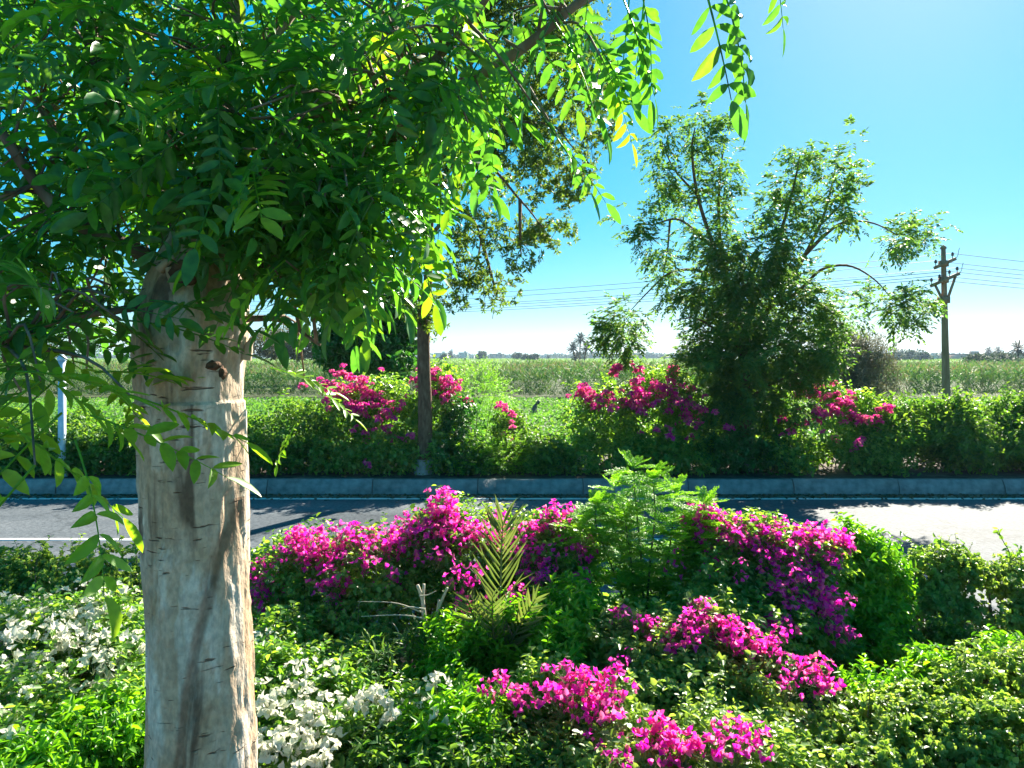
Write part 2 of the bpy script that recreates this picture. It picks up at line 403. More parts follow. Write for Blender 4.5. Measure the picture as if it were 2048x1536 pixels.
M['leaf_litter'] = leaf_mat('litter', [(.12, .07, .035), (.20, .13, .06), (.07, .045, .025)], (1, 1, 1), trans=.15, rough=.8)
M['flower_pink'] = leaf_mat('magenta_bract', [(.92, .012, .50), (.94, .012, .58), (.95, .05, .52), (.92, .24, .30), (.94, .012, .56), (.94, .10, .44), (.80, .02, .46), (.95, .28, .46), (.93, .02, .56)], (1.05, 1.05, 1.1), trans=.62, rough=.6, spec=.2)
M['flower_far'] = leaf_mat('pink_bract', [(.80, .012, .36), (.86, .05, .36), (.92, .30, .32), (.82, .01, .46), (.90, .16, .34)], (1.0, 1.0, 1.0), trans=.52, rough=.6, spec=.2)
M['flower_white'] = leaf_mat('white_bract', [(.74, .72, .62), (.82, .80, .72), (.66, .69, .52), (.78, .76, .68)], (1.0, 1.0, .92), trans=.42, rough=.6, spec=.2)
M['stem'] = noise_mat('woody_stem', [(.3, (.09, .065, .045)), (.7, (.24, .19, .14))], 25, rough=.85)
M['stem_green'] = noise_mat('green_stem', [(.3, (.06, .10, .03)), (.7, (.12, .17, .05))], 25, rough=.6)
M['soil'] = noise_mat('soil', [(.3, (.050, .034, .026)), (.55, (.095, .066, .050)), (.75, (.15, .11, .085))], 6, rough=.95, bump=.8, bscale=30)
M['field'] = noise_mat('field_soil', [(.3, (.045, .07, .02)), (.6, (.07, .09, .03)), (.8, (.10, .10, .05))], .35, rough=.95, bump=.4, bscale=3)
M['dirt'] = noise_mat('dirt_track', [(.3, (.36, .29, .23)), (.7, (.55, .46, .38))], 3, rough=.95, bump=.5)
M['asphalt'] = asphalt_mat()
M['paint'] = paint_mat('road_paint', (.72, .73, .72), wear=(.42, .6))
M['kerb'] = noise_mat('concrete_kerb', [(.25, (.15, .15, .15)), (.5, (.24, .24, .24)), (.75, (.34, .335, .32))], 7, rough=.85, bump=.4, bscale=40)
M['whitewash'] = noise_mat('whitewashed_bark', [(.3, (.26, .26, .26)), (.7, (.42, .43, .44))], 16, rough=.9, bump=.4)
M['bark_slim'] = noise_mat('slim_bark', [(.3, (.10, .05, .028)), (.55, (.19, .10, .055)), (.75, (.27, .16, .10))], 20, rough=.9, bump=.6, stretch=(1, 1, .35))
M['pole'] = noise_mat('weathered_pole', [(.3, (.24, .13, .065)), (.6, (.36, .20, .11)), (.8, (.44, .27, .16))], 8, rough=.85, stretch=(1, 1, .2))
M['iron'] = noise_mat('dark_iron', [(.3, (.05, .04, .035)), (.7, (.09, .075, .065))], 10, rough=.6)
M['ceramic'] = noise_mat('dark_ceramic', [(.3, (.025, .018, .016)), (.7, (.05, .035, .03))], 10, rough=.25, spec=.5)
M['wire'] = noise_mat('grey_wire', [(.3, (.12, .13, .14)), (.7, (.18, .19, .2))], 10, rough=.5)
M['bluepost'] = noise_mat('blue_white_paint', [(.3, (.45, .55, .68)), (.7, (.62, .70, .80))], 12, rough=.6)
M['leaf_maize'] = leaf_mat('maize_blade', [(.030, .095, .035), (.045, .12, .04), (.07, .14, .045), (.12, .15, .06)], (1.7, 1.8, .8), trans=.30, rough=.6, spec=.2, gain=1.35)
M['tassel'] = leaf_mat('maize_tassel', [(.22, .17, .09), (.30, .25, .14), (.18, .16, .07)], (1.2, 1.2, 1), trans=.3, rough=.7)
M['leaf_cane'] = leaf_mat('cane_blade', [(.09, .19, .025), (.12, .23, .03), (.16, .26, .04)], (1.6, 1.5, .6), trans=.38, rough=.5, gain=1.15)
M['leaf_clover'] = leaf_mat('clover_leaf', [(.06, .20, .035), (.09, .25, .045), (.13, .28, .06)], (2.0, 1.8, .7), trans=.42, rough=.55, spec=.2)
M['cane_canopy'] = noise_mat('cane_canopy', [(.3, (.09, .17, .025)), (.6, (.13, .23, .03)), (.8, (.17, .26, .045))], .12, detail=8, rough=.9, bump=1.0, bscale=1.2, bdist=.4)
M['far_tree'] = leaf_mat('far_tree_leaf', [(.025, .05, .025), (.04, .065, .03), (.03, .05, .03)], (1.8, 1.8, .8), trans=.25, rough=.7)
M['far_palm'] = leaf_mat('far_palm_leaf', [(.02, .035, .018), (.03, .045, .02)], (1.2, 1.2, .8), trans=.12, rough=.6)
M['wall_a'] = noise_mat('plaster_pale', [(.3, (.42, .38, .33)), (.7, (.55, .50, .44))], .4, rough=.9)
M['wall_b'] = noise_mat('brick_brown', [(.3, (.24, .16, .12)), (.7, (.33, .23, .17))], .4, rough=.9)
M['wall_c'] = noise_mat('concrete_grey', [(.3, (.28, .28, .27)), (.7, (.38, .37, .36))], .4, rough=.9)
M['window'] = noise_mat('dark_window', [(.3, (.03, .035, .04)), (.7, (.05, .055, .06))], 1, rough=.25)
M['cloth'] = noise_mat('grey_rag', [(.3, (.07, .065, .065)), (.7, (.16, .145, .14))], 9, rough=.95, bump=.6)

# ------------------------------------------------------------------ setting
def sheet(name, x0, x1, y0, y1, z, mat, nx=1, ny=1):
    xs = np.linspace(x0, x1, nx + 1); ys = np.linspace(y0, y1, ny + 1)
    X, Y = np.meshgrid(xs, ys); V = np.stack([X, Y, np.full_like(X, z)], -1).reshape(-1, 3)
    i = np.arange((nx + 1) * (ny + 1)).reshape(ny + 1, nx + 1)
    Q = np.stack([i[:-1, :-1], i[:-1, 1:], i[1:, 1:], i[1:, :-1]], -1).reshape(-1, 4)
    o = MB().add(V, Q).build(name, mat); o['kind'] = 'structure'
    return o

sheet('ground', -2300, 2300, -40, 2850, -0.03, M['field'])
road = sheet('road', -140, 140, 6.9, 14.05, 0.0, M['asphalt'])
sheet('near_road', -140, 140, -9, 0.9, 0.0, M['asphalt'])
M['gutter'] = noise_mat('gutter_sand', [(.3, (.07, .065, .06)), (.5, (.15, .13, .105)), (.7, (.27, .225, .17))], 3.5, detail=9, rough=.95, bump=.5, bscale=25)
MB().add(*box((-140, 13.735, .001), (140, 14.045, .005))).build('gutter_sand', M['gutter'], road)
mk = MB()
mk.add(*box((-140, 13.56, .001), (140, 13.68, .004)))
mk.build('edge_line', M['paint'], road)
for x0 in (-29.0, -22.0, -15.0, -8.3, -.2, 7.6, 15.0, 22.0):
    mk = MB(); mk.add(*box((x0, 10.50, .001), (x0 + 3.2, 10.63, .004))); mk.build('centre_dash', M['paint'], road)

# median bed and verge, gently uneven earth
def earth(name, x0, x1, prof, nx, amp, mat, seed):
    xs = np.linspace(x0, x1, nx); rows = []
    for y, z in prof:
        rows.append([(x, y, z + amp * mnoise.noise(Vector((x * .9, y * .9, seed))) if 0 < prof.index((y, z)) < len(prof) - 1 else z) for x in xs])
    V = np.array(rows, float).reshape(-1, 3); m = len(prof)
    i = np.arange(m * nx).reshape(m, nx)
    Q = np.stack([i[:-1, :-1], i[:-1, 1:], i[1:, 1:], i[1:, :-1]], -1).reshape(-1, 4)
    o = MB().add(V, Q).build(name, mat, smooth=True); o['kind'] = 'structure'; return o
earth('median_bed', -60, 60, [(1.12, .10)] + [(y, .14) for y in np.linspace(1.2, 6.5, 22)] + [(6.62, .10)], 300, .06, M['soil'], 3.0)
earth('verge', -90, 90, [(14.24, .24)] + [(y, .27) for y in np.linspace(14.4, 17.6, 10)] + [(18.6, .05), (19.5, -.05)], 300, .05, M['soil'], 8.0)

# kerbs: each stone a piece
def kerb_mesh(length, prof):
    n = len(prof); V = [(s * length / 2, y, z) for s in (-1, 1) for y, z in prof]
    Q = [(i, i + 1, n + i + 1, n + i) for i in range(n - 1)]
    m = MB(); m.add(V, Q)
    me = mesh_data('kerb_stone', np.array(V), np.array(Q), np.array([(0, i, i + 1) for i in range(1, n - 1)] + [(n, n + i + 1, n + i) for i in range(1, n - 1)]))
    me.materials.append(M['kerb']); return me
km = kerb_mesh(1.985, [(0, -.02), (0, .135), (.006, .142), (.075, .268), (.085, .275), (.235, .275), (.24, -.02)])
kerb = bpy.data.objects.new('far_kerb', None); COL.objects.link(kerb); kerb.location = (0, 14.03, 0); kerb['kind'] = 'structure'
for i in range(-13, 14):
    place('kerb_stone', km, kerb, (i * 2.0 + .35, 14.03 + RNG.uniform(-.006, .006), RNG.uniform(-.006, .004)), (0, 0, RNG.uniform(-.002, .002)))
km2 = kerb_mesh(.985, [(0, .10), (.0, .155), (.012, .165), (.17, .165), (.185, .15), (.19, -.02)])
kerb2 = bpy.data.objects.new('median_kerb', None); COL.objects.link(kerb2); kerb2.location = (0, 6.63, 0); kerb2['kind'] = 'structure'
for i in range(-14, 15):
    place('kerb_stone', km2, kerb2, (i * 1.0, 6.63, RNG.uniform(-.006, .004)))

# dirt track between the two fields
sheet('dirt_track', -120, 120, 44.4, 47.4, -.015, M['dirt'])

# ------------------------------------------------------------------ crops (nobody could count them)
def crop_clover():
    n = 110000; y = 19.2 + (44.4 - 19.2) * RNG.uniform(0, 1, n) ** .85
    x = RNG.uniform(-.78, .78, n) * y
    m = (np.abs(x / y) < .78)
    z = RNG.uniform(.03, .20, n) + .04 * np.sin(x * 1.3) * np.sin(y * .9)
    pos = np.stack([x, y, z], -1)[m]
    d = norm(RNG.normal(size=(len(pos), 3)) * np.array([1, 1, .5]) + UP * .25)
    nn = norm(UP + RNG.normal(size=(len(pos), 3)) * .5)
    V, Q = leaves(pos, d, nn, RNG.uniform(.09, .20, len(pos)), RNG.uniform(.05, .10, len(pos)), 'quad')
    o = MB().add(V, Q).build('clover_field', M['leaf_clover'], kind='stuff')
    tag(o, 'low bright green leafy crop in front of the dirt track', 'field')
crop_clover()

def crop_maize():
    rng = np.random.default_rng(11)
    parts, tas = [], []
    for y0, y1, dens, nb, hh in ((47.6, 50, 14.0, 13, 1.95), (50, 60, 5, 8, 1.95), (60, 95, 1.3, 6, 2.0)):
        area = (y1 - y0) * .74 * (y0 + y1)
        n = int(area * dens); y = rng.uniform(y0, y1, n); x = rng.uniform(-.74, .74, n) * y
        h = hh * rng.uniform(.78, 1.06, n) * (1 + .05 * np.sin(x * .35) + .04 * np.sin(y * .5 + x * .1))
        base = np.stack([x, y, np.zeros(n)], -1)
        for i in range(nb):
            t = rng.uniform(.04 if y0 < 49 else .45, .98, n)
            ph = rng.uniform(0, 6.28, n)
            d = np.stack([np.cos(ph), np.sin(ph), rng.uniform(.2, 1.5, n)], -1)
            nn = norm(UP * .8 + rng.normal(size=(n, 3)) * .4)
            sc = 1 if y0 < 60 else 1.4
            parts.append(leaves(base + UP * (h * t)[:, None], d, nn, rng.uniform(.35, .65, n) * sc, rng.uniform(.035, .065, n) * sc, 'quad'))
        k = rng.uniform(0, 1, n) < (.3 if y0 < 50 else .75)
        bt = base[k] + UP * (h[k] * .92)[:, None]
        for i in range(2):
            d = norm(UP + rng.normal(size=(len(bt), 3)) * .35)
            tas.append(leaves(bt, d, rand_dir(len(bt), rng), rng.uniform(.25, .42, len(bt)), .05, 'quad'))
    m = MB()
    for V, Q in parts: m.add(V, Q)
    o = m.build('maize_field', M['leaf_maize'], kind='stuff'); tag(o, 'tall maize standing behind the pale dirt track', 'field')
    m = MB()
    for V, Q in tas: m.add(V, Q)
    m.build('tassels', M['tassel'], o, kind='stuff')
crop_maize()

def crop_cane():
    ys = np.concatenate([np.linspace(93, 200, 60), np.linspace(205, 840, 60)])
    nx = 140; rows = []
    for y in ys:
        for x in np.linspace(-.85, .85, nx) * y:
            rows.append((x, y, 1.45 + .22 * mnoise.noise(Vector((x * .05, y * .03, 1))) + .16 * mnoise.noise(Vector((x * .5, y * .4, 4)))))
    V = np.array(rows); i = np.arange(len(V)).reshape(len(ys), nx)
    Q = np.stack([i[:-1, :-1], i[:-1, 1:], i[1:, 1:], i[1:, :-1]], -1).reshape(-1, 4)
    m = MB().add(V, Q)
    o = m.build('cane_field', M['cane_canopy'], kind='stuff', smooth=True); tag(o, 'wide yellow-green field reaching to the far village', 'field')
    rng = np.random.default_rng(5)
    n = 36000; y = 92 + 420 * rng.uniform(0, 1, n) ** 2.2; x = rng.uniform(-.78, .78, n) * y
    s = np.clip(y / 150, .8, 2.5)
    pos = np.stack([x, y, 1.2 + rng.uniform(-.1, .25, n)], -1)
    d = norm(UP + rng.normal(size=(n, 3)) * .45)
    V, Q = leaves(pos, d, rand_dir(n, rng), rng.uniform(.4, .75, n) * np.sqrt(s), .09 * s, 'quad')
    MB().add(V, Q).build('blades', M['leaf_cane'], o, kind='stuff')
crop_cane()

# ------------------------------------------------------------------ far village, palms and tree line
def house(px0, px1, py, D, mat, label, floors=2, windows=True, depth=12):
    a, b = P(px0, py, D), P(px1, py, D); z1 = b[2]
    r = thing('house', ((a[0] + b[0]) / 2, D, 0), label, 'house', 'far village houses')
    MB().add(*box((a[0], D, 0), (b[0], D + depth, z1))).build('wall', M[mat], r)
    t = .35
    for y0, y1 in ((D - .15, D + t), (D + depth - t, D + depth + .15)):
        MB().add(*box((a[0] - .15, y0, z1 + .01), (b[0] + .15, y1, z1 + .75))).build('parapet', M[mat], r)
    MB().add(*box((a[0] + (b[0] - a[0]) * .6, D + 3, z1 + .01), (a[0] + (b[0] - a[0]) * .85, D + 7, z1 + 2.2))).build('roof_room', M[mat], r)
    if windows:
        w = b[0] - a[0]; k = max(2, int(w / 4.5))
        for f in range(floors):
            zc = (z1 / floors) * (f + .55)
            for i in range(k):
                xc = a[0] + w * (i + .5) / k
                MB().add(*box((xc - .6, D - .05, zc - .7), (xc + .6, D + .1, zc + .7))).build('window', M['window'], r)
    return r
house(868, 894, 707, 820, 'wall_a', 'pale wide house just right of the slim verge trunk', 2)
house(917, 935, 706, 800, 'wall_c', 'tall grey block right of the far minaret', 3)
house(938, 948, 711, 830, 'wall_a', 'low pale annex beside the tall grey far block', 1)
house(980, 1006, 709, 790, 'wall_b', 'brown flat-roofed house midway to the palm clump', 2)
house(1012, 1030, 712, 850, 'wall_a', 'pale low house right of the brown far house', 1)
house(1066, 1078, 711, 840, 'wall_c', 'small grey house left of the palm clump', 2)
house(1082, 1094, 711.5, 860, 'wall_a', 'small pale house nearest the palm clump', 2)
house(1926, 1972, 710, 420, 'wall_b', 'long dark low building right of the utility pole', 1, depth=16)
house(1862, 1880, 713.5, 430, 'wall_a', 'pale low house left of the utility pole', 1, depth=8)

mt = P(904, 697, 810); r = thing('minaret', (mt[0], 810, 0), 'thin far minaret above the village roofs', 'minaret')
MB().add(*tube([(mt[0], 810, 0), (mt[0], 810, mt[2] * .72)], [1.1, .95], 8)).build('shaft', M['wall_c'], r)
MB().add(*tube([(mt[0], 810, mt[2] * .70), (mt[0], 810, mt[2] * .725), (mt[0], 810, mt[2] * .75)], [1.0, 1.6, 1.6], 8)).build('balcony', M['wall_c'], r)
MB().add(*tube([(mt[0], 810, mt[2] * .745), (mt[0], 810, mt[2] * .93), (mt[0], 810, mt[2])], [.75, .7, .08], 8)).build('spire', M['wall_c'], r)
for px, py, D, lab in ((866, 697, 815, 'thin mast left of the far minaret'), (1102, 705, 850, 'thin mast just left of the palm clump'), (1920, 707, 430, 'left one of two thin poles on the right horizon'), (1940, 700, 432, 'thin pole beside the long dark building')):
    t = P(px, py, D); r = thing('mast', (t[0], D, 0), lab, 'mast')
    MB().add(*tube([(t[0], D, 0), (t[0], D, t[2])], [.28, .16], 6)).build('shaft', M['iron'], r)
    MB().add(*box((t[0] - .9, D - .1, t[2] - 1.5), (t[0] + .9, D + .1, t[2] - 1.25))).build('crossbar', M['iron'], r)

def palm(px, py_base_z, py_top, D, label, nf=22, fl=None, lean=0.0, group='date palms on the plain', seed=0, trunk_r=.2):
    rng = np.random.default_rng(100 + seed)
    top = P(px, py_top, D); zt = top[2]; fl = fl or zt * .38
    zc = zt - fl * .55
    x0 = top[0] - lean
    r = thing('palm_tree', (x0, D, 0), label, 'palm', group)
    MB().add(*tube([(x0, D, 0), (x0 + lean * .3, D, zc * .5), (top[0], D, zc)], [trunk_r * 1.25, trunk_r, trunk_r * .9], 7, n=10, wob=.12, rng=rng)).build('trunk', M['bark_slim'], r)
    m = MB(); c = np.array([top[0], D, zc])
    for i in range(nf):
        ph = i * 2.39996; el = math.radians(82 - 118 * (i / nf) ** 1.0)
        d = np.array([math.cos(ph) * math.cos(el), math.sin(ph) * math.cos(el), math.sin(el)])
        t = np.linspace(0, 1, 14)[:, None]
        pts = c + d * fl * t - UP * fl * .42 * t ** 2.2 * math.cos(el)
        V, Q, T = tube(pts, np.linspace(.05, .012, 14) * fl * .25, 3); m.add(V, Q, T)
        Tn = norm(np.gradient(pts, axis=0)); S = norm(np.cross(Tn, UP + .05))
        kk = np.repeat(np.arange(2, 14), 2); sg = np.tile([1, -1], 12)
        ld = norm(S[kk] * sg[:, None] * .8 + Tn[kk] * .7 - UP * .25)
        V, Q = leaves(pts[kk], ld, norm(UP + rng.normal(size=(24, 3)) * .3), fl * .32 * (1 - .5 * (kk / 14.0 - .4) ** 2), fl * .11, 'quad'); m.add(V, Q)
    m.build('crown', M['far_palm'], r)
palm(1161, 0, 671, 200, 'tallest palm of the clump in the mid-field', fl=1.98, lean=.3, seed=1)
palm(1146, 0, 689, 196, 'shorter left palm of the mid-field clump', fl=1.85, lean=-.6, seed=2)
palm(1173, 0, 688, 203, 'right palm of the mid-field clump', fl=1.98, lean=.7, seed=3)
palm(1152, 0, 708, 190, 'low bushy young palm at the foot of the clump', fl=1.45, seed=4, nf=18)
palm(900, 0, 705, 420, 'lone far palm below the minaret', fl=2.77, seed=5)
palm(961, 0, 706, 440, 'lone far palm between grey block and brown house', fl=2.51, seed=6)
palm(1030, 0, 707, 500, 'far palm left of the mid-field clump', fl=2.97, seed=7)
palm(1097, 0, 711, 520, 'small far palm just behind the pink bush gap', fl=2.11, seed=8)
palm(930, 0, 718, 240, 'stunted palm standing in the bright field', fl=0.92, seed=9, nf=14)
palm(2036, 0, 689, 150, 'large palm at the right edge of the photo', fl=1.91, seed=10)
palm(1996, 0, 697, 330, 'palm just left of the large right edge palm', fl=2.77, seed=11)
palm(1977, 0, 698, 340, 'palm above the end of the long dark building', fl=2.77, seed=12)
palm(1791, 0, 698, 380, 'small palm right of the grey tamarisk', fl=2.38, seed=13)
palm(1884, 0, 706, 400, 'low palm directly behind the utility pole', fl=2.38, seed=14)

def tree_line(name, px0, px1, py, D, depth, n, label, amp=1.0, seed=0, s=1.6):
    rng = np.random.default_rng(seed + 40)
    t0, t1 = P(px0, py, D), P(px1, py, D); hz = t0[2]
    x = rng.uniform(t0[0], t1[0], n); y = D + rng.uniform(0, depth, n)
    f = np.array([.62 + .38 * amp * mnoise.noise(Vector((q * 5.0 / D * 8, seed, 0))) + .25 * amp * mnoise.noise(Vector((q * 22.0 / D * 8, seed, 5))) for q in x])
    z = hz * np.clip(f, .25, 1.25) * rng.uniform(0, 1, n) ** .6
    pos = np.stack([x, y, z], -1)
    V, Q = leaves(pos, rand_dir(n, rng), rand_dir(n, rng), s * rng.uniform(.7, 1.4, n), s * .6, 'quad')
    o = MB().add(V, Q).build(name, M['far_tree'], kind='stuff'); tag(o, label, 'trees')
tree_line('far_wood', -80, 1260, 706, 900, 60, 15000, 'hazy far wood behind the village', seed=1, s=3.2)
tree_line('far_wood', 1150, 1420, 703, 880, 50, 7000, 'hazy far wood right of the palm clump', seed=2, s=3.0)
tree_line('far_wood', 1740, 2300, 702, 450, 40, 15000, 'hazy far wood on the right horizon', seed=3, s=1.7)

def round_tree(name, blobs, trunk, n, L, W, mat, label, cat='tree', k=6, slen=.3, style='alt', group=None, seed=0, shell=.35, shape='quad', trunk_r=.15, trunk_mat='bark_slim', kindless=True):
    rng = np.random.default_rng(200 + seed)
    b0 = P(trunk[0][0], trunk[0][1], trunk[0][2])
    r = thing(name, b0, label, cat, group)
    pts = [P(*q) for q in trunk]
    MB().add(*tube(pts, np.linspace(trunk_r, trunk_r * .45, len(pts)), 8, n=max(8, 5 * len(pts)), wob=.08, rng=rng)).build('trunk', M[trunk_mat], r, smooth=True)
    p, o = blob_points(blobs, n, rng, shell)
    d = norm(o + rng.normal(size=p.shape) * .5 + UP * .15)
    V, Q = sprigs(p, d, slen, k, L, W, shape, style, rng)
    MB().add(V, Q).build('crown', M[mat], r)
    return r
round_tree('bush_tree', [(1955, 725, 28, 18, 140, 3), (2005, 724, 40, 17, 145, 3)], [(1980, 742, 142), (1980, 725, 142)], 800, .5, .25, 'far_tree', 'dark round bushes under the right edge palm', k=5, slen=.5, seed=1, trunk_r=.2)
round_tree('field_tree', [(1165, 712, 9, 5, 400, 3), (966, 712, 9, 6, 410, 3), ][:1], [(1165, 722, 400), (1165, 712, 400)], 120, 1.0, .5, 'far_tree', 'far tree hidden behind the palm clump', k=4, slen=.8, seed=2)
for q, (px, py, rr, D, lab) in enumerate(((963, 711, 10, 405, 'far round tree left of the brown village house'), (1035, 713, 9, 420, 'dark far tree right of the brown village house'), (1068, 716, 7, 330, 'small bush before the small grey far house'), (1052, 716, 6, 340, 'low bush in front of the pale low far house'), (888, 716, 6, 330, 'small bush below the pale wide far house'), (1826, 711, 18, 300, 'round far tree left of the utility pole'), (1800, 714, 15, 310, 'round far tree right of the grey tamarisk'), (1850, 715, 12, 300, 'low round far tree nearest the utility pole'))):
    round_tree('far_tree', [(px, py, rr, rr * .7, D, rr / F * D)], [(px, 721, D), (px, py, D)], 260, .9, .5, 'far_tree', lab, k=4, slen=.7, seed=20 + q, group='trees dotted over the plain')
# pale trees seen through the left gaps, the grey tamarisk and the dense dark tree beyond the verge
round_tree('olive_tree', [(590, 685, 50, 28, 70, 2), (650, 695, 40, 22, 72, 2), (540, 690, 40, 26, 74, 2)], [(595, 760, 71), (594, 700, 71)], 1500, .34, .14, 'leaf_grey', 'pale grey tree in the gap right of the big trunk', k=6, slen=.5, seed=30, trunk_r=.2)
round_tree('olive_tree', [(130, 680, 90, 30, 80, 3), (10, 680, 80, 34, 80, 3)], [(100, 750, 80), (100, 690, 80)], 1500, .36, .15, 'leaf_dense', 'tree glimpsed through leaves at the far left', k=6, slen=.5, seed=31, trunk_r=.2)
round_tree('tamarisk_tree', [(1705, 735, 62, 50, 30, 1.0), (1735, 710, 45, 38, 30.3, .9), (1680, 700, 45, 42, 30, .9), (1690, 790, 62, 50, 30, 1.0), (1745, 760, 35, 50, 30, .8)], [(1705, 842, 30), (1702, 780, 30), (1712, 720, 30)], 2600, .16, .035, 'leaf_grey', 'grey-brown feathery tamarisk left of the utility pole', k=9, slen=.55, seed=32, trunk_r=.12)
round_tree('shade_tree', [(760, 660, 75, 55, 21, 1.0), (720, 630, 60, 50, 21.5, 1), (790, 625, 45, 40, 21, .8), (700, 690, 55, 40, 21, .9), (775, 710, 50, 35, 20.5, .8)], [(752, 895, 21), (750, 760, 21), (755, 680, 21)], 2100, .17, .085, 'leaf_dense', 'dense dark green tree behind the left pink bush', k=8, slen=.35, seed=33, shape='oval', trunk_r=.13)

# ------------------------------------------------------------------ utility line
def utility_pole(base, ztop, label, seed=0, yaw=0.0):
    b = np.asarray(base, float); r = thing('utility_pole', b, label, 'utility pole', 'utility poles across the fields')
    lean = np.array([-.16, 0, 0]); top = b + np.array([0, 0, ztop]) + lean
    MB().add(*tube([b, top], [.20, .105], 10, n=12, wob=.02)).build('pole', M['pole'], r, smooth=True)
    MB().add(*tube([top - UP * .06, top + UP * .02, top + UP * .14], [.15, .15, .02], 8)).build('cap', M['pole'], r)
    ax = norm(np.array([math.cos(yaw), math.sin(yaw), 0.44])); ay = norm(np.cross(UP, ax)); az = np.cross(ax, ay)
    tips = []
    for zz, hl, offs in ((-.80, .58, (-.47, .45)), (-1.62, .78, (-.70, -.26, .28, .70))):
        c = b + lean + np.array([0, 0, ztop + zz]) - ay * .14
        MB().add(*obox(c, ax * hl, ay * .065, az * .075)).build('crossarm', M['pole'], r)
        MB().add(*obox(c + ay * .12, np.array([.19, 0, 0]), ay * .14, UP * .15)).build('bracket', M['pole'], r)
        for o in offs:
            q = c + ax * o + az * .08
            MB().add(*tube([q - UP * .05, q + UP * .14], [.02, .02], 5)).build('insulator_pin', M['iron'], r)
            MB().add(*tube([q + UP * .12, q + UP * .15, q + UP * .19, q + UP * .22, q + UP * .26, q + UP * .30], [.04, .085, .05, .085, .05, .03], 8)).build('insulator', M['ceramic'], r)
            tips.append(q + UP * .24)
        e = c + ax * hl
        MB().add(*tube([e, e + ax * .12 + UP * .10, e + ax * .16 + UP * .30, e + ax * .22 + UP * .45], [.014] * 4, 4, n=8)).build('arcing_horn', M['iron'], r)
    c = b + lean + np.array([0, 0, ztop - 1.62]) - ay * .14; k = b + lean + np.array([0, 0, ztop - 2.62]) - ay * .14
    for s in (-.55, .55):
        p0, p1 = c + ax * s - az * .05, k + np.array([.12 * np.sign(s), 0, 0])
        dd = norm(p1 - p0)
        MB().add(*obox((p0 + p1) / 2, dd * np.linalg.norm(p1 - p0) / 2, ay * .03, np.cross(dd, ay) * .055)).build('brace', M['pole'], r)
    MB().add(*obox(k + ay * .12, np.array([.24, 0, 0]), ay * .17, UP * .16)).build('collar', M['pole'], r)
    return tips
pb = P(1893, 715, 37.0); pb[2] = -.03
tips_a = utility_pole(pb, 8.12, 'weathered pole with two crossarms beside the right edge', 1)
tips_b = utility_pole((-24.0, 66.0, -.03), 7.9, 'utility pole hidden behind the big trunk at left', 2)
tips_c = utility_pole((68.0, 52.0, -.03), 7.9, 'utility pole outside the right edge of the photo', 3)
wl_names = ('upper left', 'topmost', 'lowest', 'second lowest', 'third lowest', 'fourth lowest')
for i in range(6):
    for far, side in ((tips_b, 'left'), (tips_c, 'right')):
        a, b = tips_a[i], far[i]; t = np.linspace(0, 1, 40)[:, None]
        pts = a + (b - a) * t - UP * 4 * .55 * t * (1 - t)
        w = MB().add(*tube(pts, np.full(40, .014), 4)).build('power_wire', M['wire'])
        tag(w, f'{wl_names[i]} thin wire running {side} from the pole', 'wire', 'power wires')

# ------------------------------------------------------------------ rag-wrapped stake in the clover, pale post on the verge
sb = P(1068, 828, 34); r = thing('scarecrow_stake', (sb[0], 34, 0), 'dark leaning rag-wrapped stake in the low green crop', 'stake')
top = P(1075, 806, 34)
MB().add(*tube([(sb[0], 34, -.05), (top[0], 34, top[2])], [.03, .02], 6)).build('stick', M['stem'], r)
MB().add(*tube([(sb[0], 34, .02), (sb[0] + .02, 34, .25), ((sb[0] + top[0]) / 2, 34, .42), (top[0] - .05, 34, top[2] - .1)], [.14, .12, .08, .04], 9, n=12, wob=.15)).build('rag', M['cloth'], r)
MB().add(*tube([(top[0] - .02, 34, top[2] - .06), (top[0], 34, top[2] - .02), (top[0] + .05, 34, top[2] + .06), (top[0] + .02, 34, top[2] + .14)], [.04, .09, .085, .02], 9)).build('cap', M['cloth'], r)

pp = P(124, 955, 14.55); r = thing('marker_post', (pp[0], 14.55, .27), 'slim pale blue post on the verge at far left', 'post')
MB().add(*tube([(pp[0], 14.55, .2), (pp[0], 14.55, 2.55)], [.072, .068], 12)).build('shaft', M['bluepost'], r, smooth=True)
MB().add(*tube([(pp[0], 14.55, 2.54), (pp[0], 14.55, 2.58), (pp[0], 14.55, 2.66)], [.09, .09, .03], 12)).build('cap', M['bluepost'], r)
MB().add(*tube([(pp[0], 14.55, .2), (pp[0], 14.55, .30), (pp[0], 14.55, .36)], [.10, .10, .073], 12)).build('collar', M['bluepost'], r)

